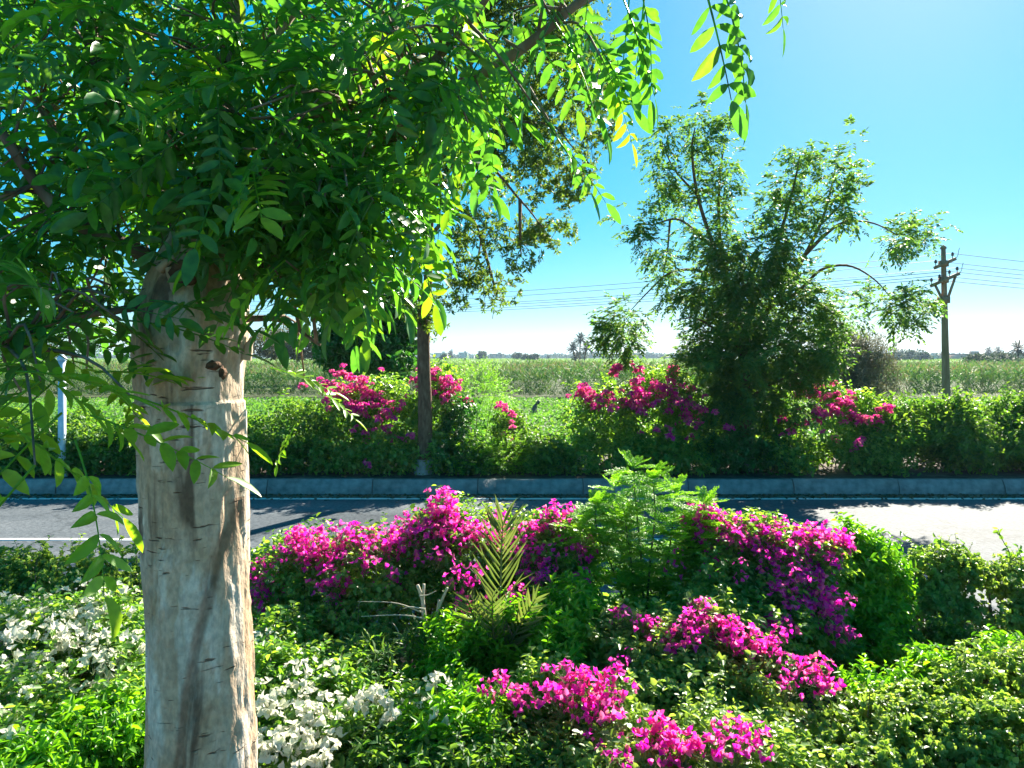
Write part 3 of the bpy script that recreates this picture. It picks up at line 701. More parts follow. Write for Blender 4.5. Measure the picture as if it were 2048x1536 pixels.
# ------------------------------------------------------------------ flower clusters (meshes shared by all copies)
def flower_mesh(mat, seed, nflow=8, R=.10, bract=.034, name='flower_cluster'):
    rng = np.random.default_rng(500 + seed)
    m = MB(); flag = []
    c = rand_dir(nflow, rng) * (R * rng.uniform(.45, 1.0, nflow) ** .6)[:, None]
    c[:, 2] = np.abs(c[:, 2]) * .8 - R * .1
    for i in range(nflow):
        ax = norm(c[i] + rng.normal(size=3) * R * .3 + UP * R * .4)
        a = norm(np.cross(ax, rng.normal(size=3))); b = np.cross(ax, a)
        ph = np.arange(3) * 2.094
        rad = a * np.cos(ph)[:, None] + b * np.sin(ph)[:, None]
        dd = norm(rad + ax * rng.uniform(.5, 1.1)); nn = norm(ax - rad * .6)
        V, Q = leaves(np.repeat(c[i][None], 3, 0), dd, nn, bract * rng.uniform(.8, 1.2, 3), bract * .82, 'oval'); m.add(V, Q); flag += [0] * len(Q)
        st = np.array([0, 0, -R * .9])
        V, Q, _ = tube([st, (st + c[i]) * .5 + rng.normal(size=3) * R * .08, c[i]], [R * .022, R * .018, R * .014], 3); m.add(V, Q); flag += [1] * len(Q)      # thin flower stalk
    me = m.mesh(name); me.materials.append(mat); me.materials.append(M['stem_green']); me.polygons.foreach_set('material_index', np.array(flag, np.int32)); return me
FL_PINK = [flower_mesh(M['flower_pink'], i) for i in range(6)]
FL_FAR = [flower_mesh(M['flower_far'], 20 + i, nflow=12, R=.085, bract=.055) for i in range(5)]
FL_WHITE = [flower_mesh(M['flower_white'], 40 + i, nflow=5, R=.05, bract=.032) for i in range(6)]

def add_flowers(root, pts, meshes, smin=.8, smax=1.5, rng=RNG, name='flower_cluster'):
    for p in (pts if len(pts) <= 300 else pts[rng.permutation(len(pts))[:300]]):
        place(name, meshes[rng.integers(len(meshes))], root, p, (rng.uniform(-.6, .6), rng.uniform(-.6, .6), rng.uniform(0, 6.28)), rng.uniform(smin, smax))

def shrub(name, label, blobs, n, L, W, mat, base_px, group=None, k=6, slen=.12, style='alt', shape='oval', seed=0, shell=.4, up=.35, zmin=.12,
          flowers=None, fl_meshes=None, fscale=(.8, 1.5), nstem=9, stem_r=.012, cat='shrub', spread=.9, rough=.28, stem_to=.85, jit=.35):
    rng = np.random.default_rng(300 + seed)
    if zmin > .2 and cat == 'shrub':      # skirts reaching down to the kerb
        xs = [b[0] for b in blobs]; ww = [b[2] for b in blobs]
        lo, hi = min(x - .6 * w for x, w in zip(xs, ww)), max(x + .6 * w for x, w in zip(xs, ww))
        blobs = list(blobs) + [(x, 918 + rng.uniform(-8, 8), 36, 34, 14.85, .33) for x in np.arange(lo + 10, hi, 38)]; n = int(n * 1.25)
    b0 = P(*base_px); b0[2] = zmin
    r = thing(name, b0, label, cat, group)
    p, o = blob_points(blobs, n, rng, shell, rough, zmin + .03)
    d = norm(o * .8 + rng.normal(size=p.shape) * .45 + UP * up)
    fq = 5.0 if zmin < .2 else 2.2
    a3 = rng.normal(size=(6, 3)) * fq; p3 = rng.uniform(0, 6.28, 6)
    ok = np.sin(p @ a3.T + p3).sum(1) > -1.9 + rng.normal(size=len(p)) * .5
    p, d = p[ok], d[ok]
    if style == 'rosette':          # leaves gathered into rounded tufts
        c0 = p[::4]; p = np.repeat(c0, 4, 0)[:len(p)] + rng.normal(size=(len(p), 3))[:len(np.repeat(c0, 4, 0))] * .026; d = norm(np.repeat(d[::4], 4, 0)[:len(p)] + rng.normal(size=p.shape) * .5)
    V, Q = sprigs(p, d, slen * rng.uniform(.7, 1.3, len(p)), k, L, W, shape, style, rng, spread=spread, jit=jit)
    if zmin < .2 and len(p) > 300:
        top = np.argsort(-(p[:, 2] + rng.uniform(-.25, .25, len(p))))[:rng.integers(9, 18)]
        pb, db = p[top], norm(d[top] * .6 + UP * .7 + rng.normal(size=(len(top), 3)) * .45); lb = rng.uniform(.14, .30, len(top))
        V2, Q2 = sprigs(pb, db, lb, 9, L * .9, W * .9, shape, 'alt', rng, droop=.35)
        Q = np.concatenate([Q, Q2 + len(V)]); V = np.concatenate([V, V2])
        for a_, b_, l_ in zip(pb, db, lb):
            t_ = np.linspace(-.3, 1, 6)[:, None]
            MB().add(*tube(a_ + b_ * l_ * t_ - UP * .35 * l_ * np.clip(t_, 0, 1) ** 2, np.linspace(.0035, .0015, 6), 4)).build('shoot', M['stem'], r)
    keep = V.reshape(-1, len(LEAF[shape][0]), 3)[:, :, 2].min(1) > zmin
    kk = len(LEAF[shape][0]); V = V.reshape(-1, kk, 3)[keep].reshape(-1, 3)
    Q = (LEAF[shape][1][None] + (np.arange(keep.sum()) * kk)[:, None, None]).reshape(-1, 4)
    MB().add(V, Q).build('foliage', M[mat], r, kind='stuff')
    bl = [blobs[i] for i in rng.integers(0, len(blobs), nstem)]
    for b in bl:
        c = P(b[0], b[1], b[4]); ry = b[5]
        tgt = c + rng.normal(size=3) * np.array([b[2] / F * b[4], ry, b[3] / F * b[4]]) * .4
        st = np.array([c[0] * .35 + b0[0] * .65 + rng.normal() * .06, c[1] * .5 + b0[1] * .5 + rng.normal() * .06, zmin - .03])
        mid = st * .45 + tgt * .55 + rng.normal(size=3) * .05 + UP * .06
        MB().add(*tube([st, mid, tgt], [stem_r, stem_r * .75, stem_r * .35], 5, n=8)).build('stem', M['stem'], r)
    if flowers:
        fp = []
        for (px, py, rx, ry, D, rd, cnt) in flowers:
            cnt = int(cnt * (1.0 if D > 10 else 1.2 if D > 5.3 else .9 if D > 4.7 else .85 if fl_meshes is FL_WHITE else .55)) + 1
            u = np.clip(rng.normal(size=(cnt, 3)) * .62, -1.7, 1.7)
            c = P(px, py, D); fp.append(c + u * np.array([rx / F * D, rd, ry / F * D]) + np.array([0, -.10, .03]) * (1 if D < 10 else 2.2))
        add_flowers(r, np.concatenate(fp), fl_meshes, *fscale, rng=rng)
    return r

# ------------------------------------------------------------------ verge planting beyond the road
VZ = .27
def row(x0, x1, step, py, r, D, rd, jit=10, rng=RNG):
    return [(x + rng.uniform(-12, 12), py + rng.uniform(-jit, jit), r * rng.uniform(.85, 1.2), (957 - py) * rng.uniform(.5, .62), D + rng.uniform(-.3, .3), rd) for x in np.arange(x0, x1, step)]
G = 'shrubs along the far verge'
shrub('verge_hedge', 'dark hedge on the far verge left of the big trunk', row(-60, 290, 55, 880, 48, 15.4, .8), 2600, .095, .05, 'leaf_hedge', (110, 955, 16.0), G, k=7, slen=.25, zmin=VZ, seed=1)
shrub('verge_hedge', 'dark green hedge on the far verge just right of the big trunk', row(300, 660, 52, 868, 48, 15.5, .8), 3000, .095, .05, 'leaf_hedge', (480, 955, 16.2), G, k=7, slen=.25, zmin=VZ, seed=2)
shrub('bougainvillea_shrub', 'pink bougainvillea around the slim trunk on the far verge', [(700, 860, 65, 95, 15.9, .8), (790, 855, 70, 100, 15.8, .8), (870, 840, 50, 105, 15.9, .7), (745, 800, 65, 45, 16.0, .6), (880, 770, 26, 35, 15.9, .3)], 2700, .085, .05, 'leaf_boug', (790, 955, 15.9), G, k=7, slen=.25, zmin=VZ, seed=3, nstem=12,
      flowers=[(690, 772, 42, 28, 15.6, .4, 32), (745, 782, 35, 30, 15.6, .4, 26), (720, 815, 60, 22, 15.3, .4, 26), (875, 770, 22, 38, 15.7, .3, 20), (830, 775, 25, 20, 15.7, .3, 7), (770, 850, 55, 40, 15.1, .4, 26), (905, 795, 22, 38, 15.5, .3, 14), (840, 880, 22, 12, 15.0, .3, 4), (780, 930, 90, 25, 15.0, .3, 4)], fl_meshes=FL_FAR, fscale=(.6, 1.2))
shrub('dark_shrub', 'narrow dark shrub right of the slim trunk', [(915, 860, 32, 85, 15.3, .5), (925, 910, 36, 45, 15.2, .5)], 800, .08, .045, 'leaf_dense', (918, 955, 15.3), G, k=7, slen=.22, zmin=VZ, seed=4)
shrub('feathery_shrub', 'feathery light green shrub behind the narrow dark shrub', [(960, 780, 55, 42, 16.6, .6), (950, 850, 50, 80, 16.6, .6), (1000, 790, 20, 12, 16.6, .3)], 1500, .055, .016, 'leaf_acacia', (955, 955, 16.6), G, k=15, slen=.32, style='pinnate', shape='quad', zmin=VZ, seed=5)
shrub('low_shrub', 'low sunlit shrub in the gap before the green crop', [(1010, 905, 45, 48, 15.8, .6), (1070, 915, 45, 42, 15.6, .6), (1110, 925, 35, 36, 15.3, .5), (1020, 850, 25, 30, 15.9, .4)], 1700, .085, .045, 'leaf_hedge', (1060, 955, 15.6), G, k=7, slen=.22, zmin=VZ, seed=6,
      flowers=[(1004, 820, 14, 12, 15.5, .2, 5), (1020, 830, 10, 8, 15.5, .2, 4), (1020, 872, 10, 8, 15.3, .2, 3), (1025, 850, 6, 6, 15.3, .2, 2)], fl_meshes=FL_FAR, fscale=(.5, .9))
shrub('straw_tuft', 'pale dry grass tuft at the kerb in the gap', [(1128, 938, 18, 16, 14.7, .15), (1160, 930, 22, 20, 14.7, .15)], 120, .16, .02, 'leaf_dry', (1140, 955, 14.7), None, k=5, slen=.12, shape='quad', zmin=VZ, seed=7, nstem=2, up=.9, cat='grass')
shrub('bougainvillea_shrub', 'pink bougainvillea left of the feathery tree on the far verge', [(1210, 850, 70, 85, 15.9, .8), (1300, 840, 75, 95, 15.8, .8), (1380, 860, 65, 90, 15.8, .8), (1265, 775, 55, 35, 16.0, .5), (1175, 890, 45, 60, 15.5, .6), (1340, 790, 40, 35, 16, .5)], 3100, .085, .05, 'leaf_boug', (1290, 955, 15.8), G, k=7, slen=.25, zmin=VZ, seed=8, nstem=12,
      flowers=[(1232, 743, 16, 8, 15.8, .2, 8), (1343, 747, 12, 8, 15.8, .2, 6), (1162, 792, 20, 12, 15.6, .3, 10), (1178, 805, 14, 20, 15.5, .3, 9), (1215, 805, 25, 16, 15.4, .3, 12), (1275, 800, 22, 32, 15.2, .3, 22), (1330, 800, 38, 28, 15.4, .4, 34), (1380, 830, 32, 24, 15.3, .3, 22), (1250, 815, 30, 15, 15.2, .3, 9), (1330, 780, 60, 20, 15.6, .3, 12), (1360, 870, 80, 25, 15.0, .3, 8)], fl_meshes=FL_FAR, fscale=(.6, 1.25))
shrub('verge_shrub', 'dark leafy shrub at the foot of the feathery tree', [(1450, 880, 50, 80, 15.4, .6), (1530, 880, 60, 85, 15.6, .7), (1480, 830, 60, 50, 15.8, .6)], 1200, .085, .045, 'leaf_dense', (1490, 955, 15.5), G, k=7, slen=.25, zmin=VZ, seed=9)
shrub('bougainvillea_shrub', 'pink bougainvillea right of the feathery tree on the far verge', [(1600, 860, 60, 85, 15.8, .7), (1680, 865, 65, 85, 15.7, .7), (1740, 880, 45, 75, 15.6, .6), (1650, 810, 60, 40, 16, .5)], 2300, .085, .05, 'leaf_boug', (1670, 955, 15.7), G, k=7, slen=.25, zmin=VZ, seed=10,
      flowers=[(1592, 775, 10, 12, 15.8, .2, 5), (1612, 795, 14, 10, 15.7, .2, 6), (1645, 790, 22, 16, 15.6, .3, 12), (1680, 805, 22, 12, 15.6, .3, 9), (1640, 830, 38, 12, 15.3, .3, 14), (1705, 842, 22, 16, 15.3, .3, 13), (1740, 845, 16, 18, 15.3, .3, 6), (1570, 865, 12, 14, 15.1, .2, 5), (1620, 850, 50, 30, 15.2, .3, 8), (1760, 824, 8, 8, 15.5, .2, 4), (1700, 880, 40, 20, 15, .3, 4)], fl_meshes=FL_FAR, fscale=(.6, 1.2))
shrub('verge_hedge', 'loose green hedge on the far verge at the right edge', row(1770, 2120, 50, 885, 44, 15.5, .7) + [(x, 825 + (x * 37 % 29), 13, 34, 15.4 + (x % 7) * .1, .25) for x in range(1755, 2080, 34)], 4000, .10, .045, 'leaf_hedge', (1930, 955, 16.3), G, k=8, slen=.3, zmin=VZ, seed=11, up=.7)

# slim tree of the verge
def slim_tree():
    rng = np.random.default_rng(61); D = 14.75
    b = P(846, 955, D); b[2] = .25
    r = thing('slim_tree', b, 'slim straight verge tree with whitewashed foot and clumped crown', 'tree')
    pr = [(846, 962, 23), (848, 930, 18), (850, 880, 15), (850, 800, 13.5), (847, 700, 13), (848, 640, 12), (856, 560, 9), (858, 500, 7), (866, 400, 6), (890, 260, 5), (920, 100, 4.5), (950, -60, 3.5), (960, -140, 2)]
    pts = np.array([P(x, y, D + (y < 500) * .0) for x, y, _ in pr]); rad = np.array([w / F * D for _, _, w in pr])
    MB().add(*tube(pts[1:], rad[1:], 12, n=50, wob=.04, rng=rng)).build('trunk', M['bark_slim'], r, smooth=True)
    MB().add(*tube([pts[0] - UP * .05, pts[0], pts[1] + UP * .02, P(848.6, 918, D)], [rad[0] * .92, rad[0] * .88, rad[1] * 1.03, rad[1] * .97], 12, n=14, wob=.03, rng=rng)).build('whitewash', M['whitewash'], r, smooth=True)
    limbs = [[(852, 590), (830, 545), (795, 512)], [(850, 620), (815, 560), (770, 540)], [(860, 470), (920, 420), (960, 470), (950, 540)], [(862, 440), (960, 330), (1040, 400), (1085, 455)], [(870, 390), (1000, 260), (1100, 250), (1150, 300)], [(890, 260), (1000, 150), (1100, 120), (1180, 210)],
             [(905, 180), (1000, 60), (1100, 40)], [(930, 60), (1050, -40), (1150, -30)], [(880, 320), (800, 250), (700, 220)], [(900, 200), (780, 120), (680, 60)], [(1040, 400), (1040, 470), (1042, 510)], [(960, 470), (985, 560), (995, 595)], [(930, 60), (840, -30), (760, -60)]]
    for l in limbs:
        dd = D + rng.uniform(-.9, .9, len(l)) * np.linspace(0, 1, len(l))
        p = [P(x, y, q) for (x, y), q in zip(l, dd)]
        MB().add(*tube(p, np.linspace(.045, .012, len(p)), 5, n=16)).build('limb', M['bark_slim'], r)
    blobs = [(1050, 110, 130, 100), (1140, 70, 60, 80), (1185, 170, 42, 70), (1200, 250, 28, 40), (1000, 300, 110, 80), (1110, 330, 60, 60), (1150, 370, 35, 30), (880, 300, 80, 90), (950, 460, 60, 45), (1060, 460, 34, 26), (1110, 458, 40, 24), (1040, 515, 24, 26), (930, 545, 42, 30), (905, 585, 22, 22), (990, 600, 14, 14), (1020, 582, 9, 9), (970, 565, 26, 20),
             (1060, 220, 130, 60), (820, 470, 45, 50), (800, 515, 30, 28), (845, 610, 34, 22), (760, 360, 90, 90), (700, 220, 100, 90), (800, 100, 130, 100), (960, 0, 150, 70), (1080, -40, 110, 60), (840, -90, 160, 60), (1000, -130, 140, 60), (862, 645, 16, 18), (650, 330, 70, 70)]
    B = [(a, c, w, h, D + rng.uniform(-.7, .7), max(.25, min(w, h) / F * D)) for a, c, w, h in blobs]
    p, o = blob_points(B, 8200, rng, .2, .45)
    d = norm(o + rng.normal(size=p.shape) * .6)
    V, Q = sprigs(p, d, .17, 11, .112, .034, 'quad', 'rosette', rng, spread=1.0)
    MB().add(V, Q).build('crown', M['leaf_tree2'], r)
    m = MB()
    for i in rng.integers(0, len(p), 260):
        m.add(*tube([p[i] - d[i] * .35 - UP * .12 + rng.normal(size=3) * .05, p[i] - d[i] * .1, p[i] + d[i] * .1], [.008, .006, .004], 3))
    m.build('twigs', M['bark_slim'], r, kind='stuff')
slim_tree()

def feathery_tree():
    rng = np.random.default_rng(62); D = 15.2
    b = P(1492, 955, D); b[2] = .25
    r = thing('feathery_tree', b, 'broad multi-stemmed tree with drooping outer sprays on the far verge', 'tree')
    MB().add(*tube([P(1493, 965, D), P(1492, 930, D), P(1491, 800, D), P(1488, 690, D), P(1482, 620, D)], np.array([17, 14, 10.5, 9, 7]) / F * D, 10, n=30, wob=.05, rng=rng)).build('trunk', M['bark_slim'], r, smooth=True)
    MB().add(*tube([P(1493, 968, D), P(1492, 945, D), P(1492, 925, D)], np.array([18.5, 15.6, 14.6]) / F * D, 10, n=8)).build('whitewash', M['whitewash'], r, smooth=True)
    limbs = [([(1486, 660), (1450, 540), (1438, 450), (1440, 350), (1450, 280)], 6), ([(1484, 640), (1430, 500), (1395, 390), (1384, 300), (1390, 255)], 5.5), ([(1488, 650), (1530, 560), (1560, 470), (1588, 370), (1600, 310)], 6), ([(1490, 680), (1580, 560), (1640, 450), (1664, 370), (1672, 325)], 5.5),
             ([(1600, 520), (1650, 470), (1690, 444), (1745, 446), (1795, 470)], 4.2), ([(1560, 610), (1605, 575), (1645, 538), (1700, 532), (1750, 560), (1785, 600)], 4.2), ([(1440, 560), (1390, 540), (1340, 546), (1300, 580), (1262, 620)], 3.6), ([(1430, 500), (1360, 440), (1300, 450), (1275, 430)], 3),
             ([(1395, 390), (1350, 340), (1320, 280)], 3), ([(1340, 440), (1335, 500), (1325, 560)], 2.6), ([(1486, 700), (1400, 640), (1350, 640)], 3.2), ([(1490, 720), (1580, 680), (1660, 640)], 3.4), ([(1640, 450), (1690, 400), (1710, 360)], 2.6), ([(1490, 780), (1430, 740), (1400, 720)], 3), ([(1490, 800), (1560, 760), (1620, 740)], 3)]
    for l, w in limbs:
        dd = D + rng.uniform(-.8, .8) * np.linspace(0, 1, len(l))
        p = [P(x, y, q) for (x, y), q in zip(l, dd)]
        MB().add(*tube(p, np.linspace(w, w * .22, len(p)) / F * D, 6, n=22, wob=.04, rng=rng)).build('limb', M['bark_slim'], r, smooth=True)
    blobs = [(1392, 235, 36, 30), (1330, 275, 28, 45), (1400, 295, 42, 50), (1450, 255, 24, 40), (1455, 320, 26, 48), (1335, 355, 40, 40), (1415, 380, 46, 40), (1350, 400, 40, 30), (1450, 410, 25, 30), (1272, 445, 32, 34), (1300, 490, 40, 32), (1325, 540, 34, 40), (1340, 590, 22, 26), (1385, 460, 30, 26), (1243, 650, 52, 52), (1250, 690, 40, 25),
             (1600, 295, 30, 32), (1580, 355, 44, 50), (1660, 320, 40, 46), (1698, 370, 30, 46), (1650, 410, 56, 42), (1590, 440, 56, 44), (1540, 400, 22, 30), (1680, 440, 30, 25), (1825, 468, 40, 34), (1790, 478, 30, 24), (1852, 448, 14, 14), (1805, 612, 54, 36), (1745, 600, 26, 36), (1840, 600, 26, 24),
             (1450, 500, 66, 50), (1560, 500, 64, 46), (1500, 560, 90, 50), (1420, 580, 44, 50), (1600, 600, 80, 60), (1660, 640, 50, 46), (1420, 660, 64, 50), (1510, 650, 90, 60), (1500, 730, 130, 60), (1610, 710, 80, 50), (1390, 730, 44, 44), (1660, 700, 40, 44), (1500, 800, 110, 50), (1600, 790, 60, 40), (1410, 790, 50, 40), (1380, 590, 40, 40), (1490, 700, 70, 60), (1490, 620, 60, 60), (1450, 720, 60, 60), (1560, 700, 60, 60), (1470, 560, 60, 50)]
    B = [(a, c, w * .86, h * .86, D - .25 + rng.uniform(-.7, .7) if q < 46 else D - .7, max(.25, min(w, h) / F * D * 1.1)) for q, (a, c, w, h) in enumerate(blobs)]
    p, o = blob_points(B + [B[14], B[24], B[27]] + B[30:43], 7000, rng, .2, .5)
    d = norm(o * .8 + rng.normal(size=p.shape) * .6 + UP * .1)
    kc = len(p) // 6; p = np.repeat(p[:: 6][:kc], 6, 0) + rng.normal(size=(kc * 6, 3)) * .10; d = norm(np.repeat(d[:: 6][:kc], 6, 0) + rng.normal(size=(kc * 6, 3)) * .55)
    V, Q = sprigs(p, d, .27, 13, .105, .042, 'quad', 'pinnate', rng, droop=.45)
    MB().add(V, Q).build('crown', M['leaf_tree3'], r)
feathery_tree()

# ------------------------------------------------------------------ foreground planting in the median
MZ = .13
GM = 'shrubs planted in the median'
FG = dict(zmin=MZ)
shrub('clipped_shrub', 'clipped green shrub behind the white flowers, at the left edge', [(-10, 1175, 60, 60, 6.1, .3), (70, 1165, 55, 62, 6.1, .3), (45, 1230, 90, 60, 6.0, .3)], 2200, .030, .022, 'leaf_pale', (40, 1300, 6.1), GM, k=9, slen=.075, style='rosette', seed=21, up=.6, **FG)
shrub('clipped_shrub', 'clipped green shrub behind the white flowers, beside the big trunk', [(150, 1170, 55, 55, 6.1, .3), (220, 1165, 55, 55, 6.1, .3), (285, 1175, 45, 60, 6.1, .3), (200, 1230, 100, 60, 6.0, .3), (78, 1118, 12, 14, 6.1, .08)], 2600, .030, .022, 'leaf_pale', (210, 1300, 6.1), GM, k=9, slen=.075, style='rosette', seed=22, up=.6, **FG)
shrub('white_bougainvillea', 'white flowering bougainvillea filling the lower left corner', [(40, 1310, 120, 90, 4.9, .45), (180, 1300, 120, 90, 4.9, .45), (110, 1400, 190, 100, 4.5, .45), (40, 1480, 150, 80, 4.1, .4), (230, 1460, 80, 90, 4.2, .4), (280, 1330, 50, 110, 4.9, .4)], 3600, .046, .028, 'leaf_boug', (130, 1536, 4.7), GM, k=7, slen=.13, seed=23, up=.6,
      flowers=[(50, 1245, 60, 40, 4.9, .3, 26), (150, 1235, 70, 35, 5.0, .3, 36), (240, 1240, 50, 40, 5.0, .3, 26), (60, 1310, 80, 50, 4.55, .3, 40), (170, 1310, 80, 50, 4.6, .3, 40), (260, 1330, 35, 50, 4.6, .2, 14), (40, 1390, 60, 30, 4.2, .2, 18), (130, 1380, 50, 25, 4.3, .2, 12), (80, 1430, 40, 14, 4.1, .2, 8), (190, 1455, 40, 16, 4.1, .2, 8), (110, 1480, 30, 10, 4.0, .2, 4)], fl_meshes=FL_WHITE, fscale=(.7, 1.4), **FG)
shrub('bright_shrub', 'bright green leafy plant under the white flowers at lower left', [(190, 1500, 110, 60, 3.95, .3), (60, 1560, 110, 60, 3.7, .3)], 1500, .058, .022, 'leaf_bright', (150, 1560, 3.9), GM, k=8, slen=.11, seed=24, up=1.1, **FG)
shrub('white_bougainvillea', 'white flowering bougainvillea just right of the big trunk', [(560, 1400, 90, 90, 4.5, .35), (640, 1430, 90, 90, 4.4, .35), (600, 1500, 130, 70, 4.1, .35), (560, 1320, 60, 60, 4.9, .3)], 2600, .046, .028, 'leaf_boug', (600, 1560, 4.4), GM, k=7, slen=.13, seed=25, up=.6,
      flowers=[(560, 1280, 30, 20, 4.9, .15, 6), (625, 1365, 32, 28, 4.25, .2, 14), (570, 1375, 28, 25, 4.2, .2, 11), (640, 1420, 35, 22, 4.1, .2, 12), (600, 1475, 60, 35, 3.85, .2, 26), (540, 1480, 20, 24, 3.9, .15, 6), (660, 1490, 30, 25, 3.85, .15, 10), (520, 1300, 15, 20, 4.8, .1, 3)], fl_meshes=FL_WHITE, fscale=(.7, 1.4), **FG)
shrub('white_bougainvillea', 'small white flowering sprigs between the white and pink shrubs', [(760, 1450, 70, 60, 4.3, .25), (860, 1450, 50, 60, 4.3, .2)], 900, .046, .026, 'leaf_boug', (790, 1560, 4.3), GM, k=7, slen=.12, seed=26, up=.8,
      flowers=[(745, 1408, 40, 22, 4.1, .12, 13), (790, 1425, 20, 15, 4.1, .1, 5), (865, 1378, 18, 10, 4.15, .08, 3), (875, 1412, 22, 12, 4.1, .08, 4)], fl_meshes=FL_WHITE, fscale=(.7, 1.4), **FG)
shrub('clipped_shrub', 'pale clipped shrub below the left pink bougainvillea', [(580, 1290, 60, 50, 5.1, .25), (660, 1285, 60, 48, 5.1, .25), (730, 1290, 50, 52, 5.1, .25), (650, 1350, 120, 60, 4.9, .3)], 2400, .030, .021, 'leaf_pale', (650, 1420, 5.1), GM, k=9, slen=.07, style='rosette', seed=27, up=.7, **FG)
shrub('bougainvillea_shrub', 'large magenta bougainvillea between the big trunk and the young palm', [(560, 1180, 60, 80, 5.9, .3), (650, 1140, 80, 75, 5.8, .35), (760, 1130, 95, 70, 5.8, .4), (870, 1110, 90, 80, 5.9, .4), (960, 1130, 80, 90, 5.9, .4), (890, 1045, 30, 35, 5.9, .15), (650, 1220, 130, 70, 5.7, .35), (840, 1220, 150, 80, 5.6, .35), (1080, 1130, 90, 80, 5.9, .35), (1060, 1210, 110, 70, 5.7, .3)], 6500, .045, .029, 'leaf_boug', (800, 1330, 5.8), GM, k=7, slen=.13, seed=28, up=.45, nstem=16,
      flowers=[(540, 1125, 22, 12, 5.8, .12, 8), (530, 1155, 22, 12, 5.7, .12, 6), (525, 1190, 20, 24, 5.6, .12, 10), (615, 1095, 30, 30, 5.8, .15, 20), (650, 1110, 45, 32, 5.7, .2, 30), (670, 1180, 25, 35, 5.5, .12, 12), (600, 1075, 6, 8, 5.8, .1, 3), (720, 1090, 55, 26, 5.75, .2, 34), (800, 1080, 50, 26, 5.8, .2, 30), (890, 1040, 24, 36, 5.85, .12, 30), (860, 1070, 45, 26, 5.8, .2, 26), (945, 1070, 50, 24, 5.8, .2, 26), (1010, 1090, 40, 24, 5.8, .2, 18), (770, 1130, 90, 40, 5.55, .15, 14), (925, 1160, 26, 28, 5.3, .1, 12), (930, 1225, 30, 20, 5.2, .1, 10)], fl_meshes=FL_PINK, fscale=(.45, 1.15), **FG)
shrub('bougainvillea_shrub', 'sparse pink bougainvillea sprays between young palm and acacia', [(1090, 1080, 40, 40, 5.9, .2), (1130, 1120, 50, 60, 5.8, .25), (1100, 1180, 60, 60, 5.7, .25)], 1100, .043, .028, 'leaf_boug', (1110, 1330, 5.8), GM, k=7, slen=.13, seed=29, up=.5,
      flowers=[(1105, 1030, 22, 10, 5.85, .1, 5), (1085, 1060, 35, 12, 5.8, .12, 12), (1110, 1100, 40, 16, 5.75, .15, 16), (1150, 1100, 25, 14, 5.75, .12, 8), (1070, 1130, 35, 20, 5.6, .12, 10), (1080, 1165, 30, 12, 5.4, .1, 4), (1150, 1160, 18, 16, 5.5, .1, 4), (1040, 1205, 22, 22, 5.1, .1, 7)], fl_meshes=FL_PINK, fscale=(.4, .95), **FG)
shrub('bougainvillea_shrub', 'large magenta bougainvillea right of the green acacia', [(1430, 1080, 50, 45, 5.9, .25), (1510, 1110, 75, 55, 5.8, .35), (1600, 1120, 70, 50, 5.8, .35), (1450, 1170, 90, 80, 5.7, .4), (1570, 1200, 100, 80, 5.6, .4), (1490, 1270, 120, 70, 5.4, .4), (1620, 1270, 70, 90, 5.6, .35)], 5200, .045, .029, 'leaf_boug', (1540, 1400, 5.7), GM, k=7, slen=.13, seed=30, up=.45, nstem=16,
      flowers=[(1408, 1040, 20, 14, 5.85, .1, 10), (1440, 1060, 40, 22, 5.8, .15, 26), (1500, 1080, 45, 22, 5.75, .15, 28), (1560, 1095, 45, 22, 5.75, .15, 24), (1615, 1085, 32, 22, 5.75, .15, 22), (1650, 1095, 40, 16, 5.75, .15, 18), (1600, 1135, 35, 18, 5.55, .12, 14), (1520, 1130, 60, 25, 5.5, .12, 12), (1560, 1170, 30, 20, 5.4, .1, 14), (1600, 1195, 30, 20, 5.4, .1, 14), (1640, 1210, 30, 25, 5.35, .1, 12), (1545, 1255, 35, 18, 5.1, .1, 12), (1680, 1260, 22, 12, 5.3, .1, 6), (1420, 1100, 60, 40, 5.6, .15, 8)], fl_meshes=FL_PINK, fscale=(.45, 1.15), **FG)
shrub('bougainvillea_shrub', 'pale-leaved bougainvillea with magenta sprays at lower right of centre', [(1240, 1300, 90, 60, 5.0, .35), (1350, 1310, 100, 70, 4.9, .35), (1460, 1360, 110, 80, 4.8, .35), (1570, 1420, 100, 80, 4.6, .35), (1300, 1400, 150, 70, 4.6, .35), (1420, 1250, 70, 50, 5.1, .3)], 4600, .043, .029, 'leaf_pale', (1400, 1536, 4.8), GM, k=7, slen=.12, seed=31, up=.6, nstem=14,
      flowers=[(1385, 1235, 30, 30, 4.9, .12, 18), (1355, 1260, 26, 16, 4.8, .1, 9), (1440, 1250, 22, 24, 4.9, .1, 11), (1470, 1290, 28, 14, 4.75, .1, 10), (1520, 1295, 35, 18, 4.7, .1, 15), (1230, 1240, 12, 10, 4.9, .06, 3), (1290, 1250, 16, 12, 4.85, .06, 4), (1320, 1285, 12, 8, 4.7, .06, 3), (1590, 1345, 45, 18, 4.5, .1, 16), (1630, 1355, 18, 16, 4.45, .1, 8), (1560, 1375, 10, 8, 4.4, .05, 2), (1250, 1315, 12, 8, 4.6, .06, 3)], fl_meshes=FL_PINK, fscale=(.45, 1.05), **FG)
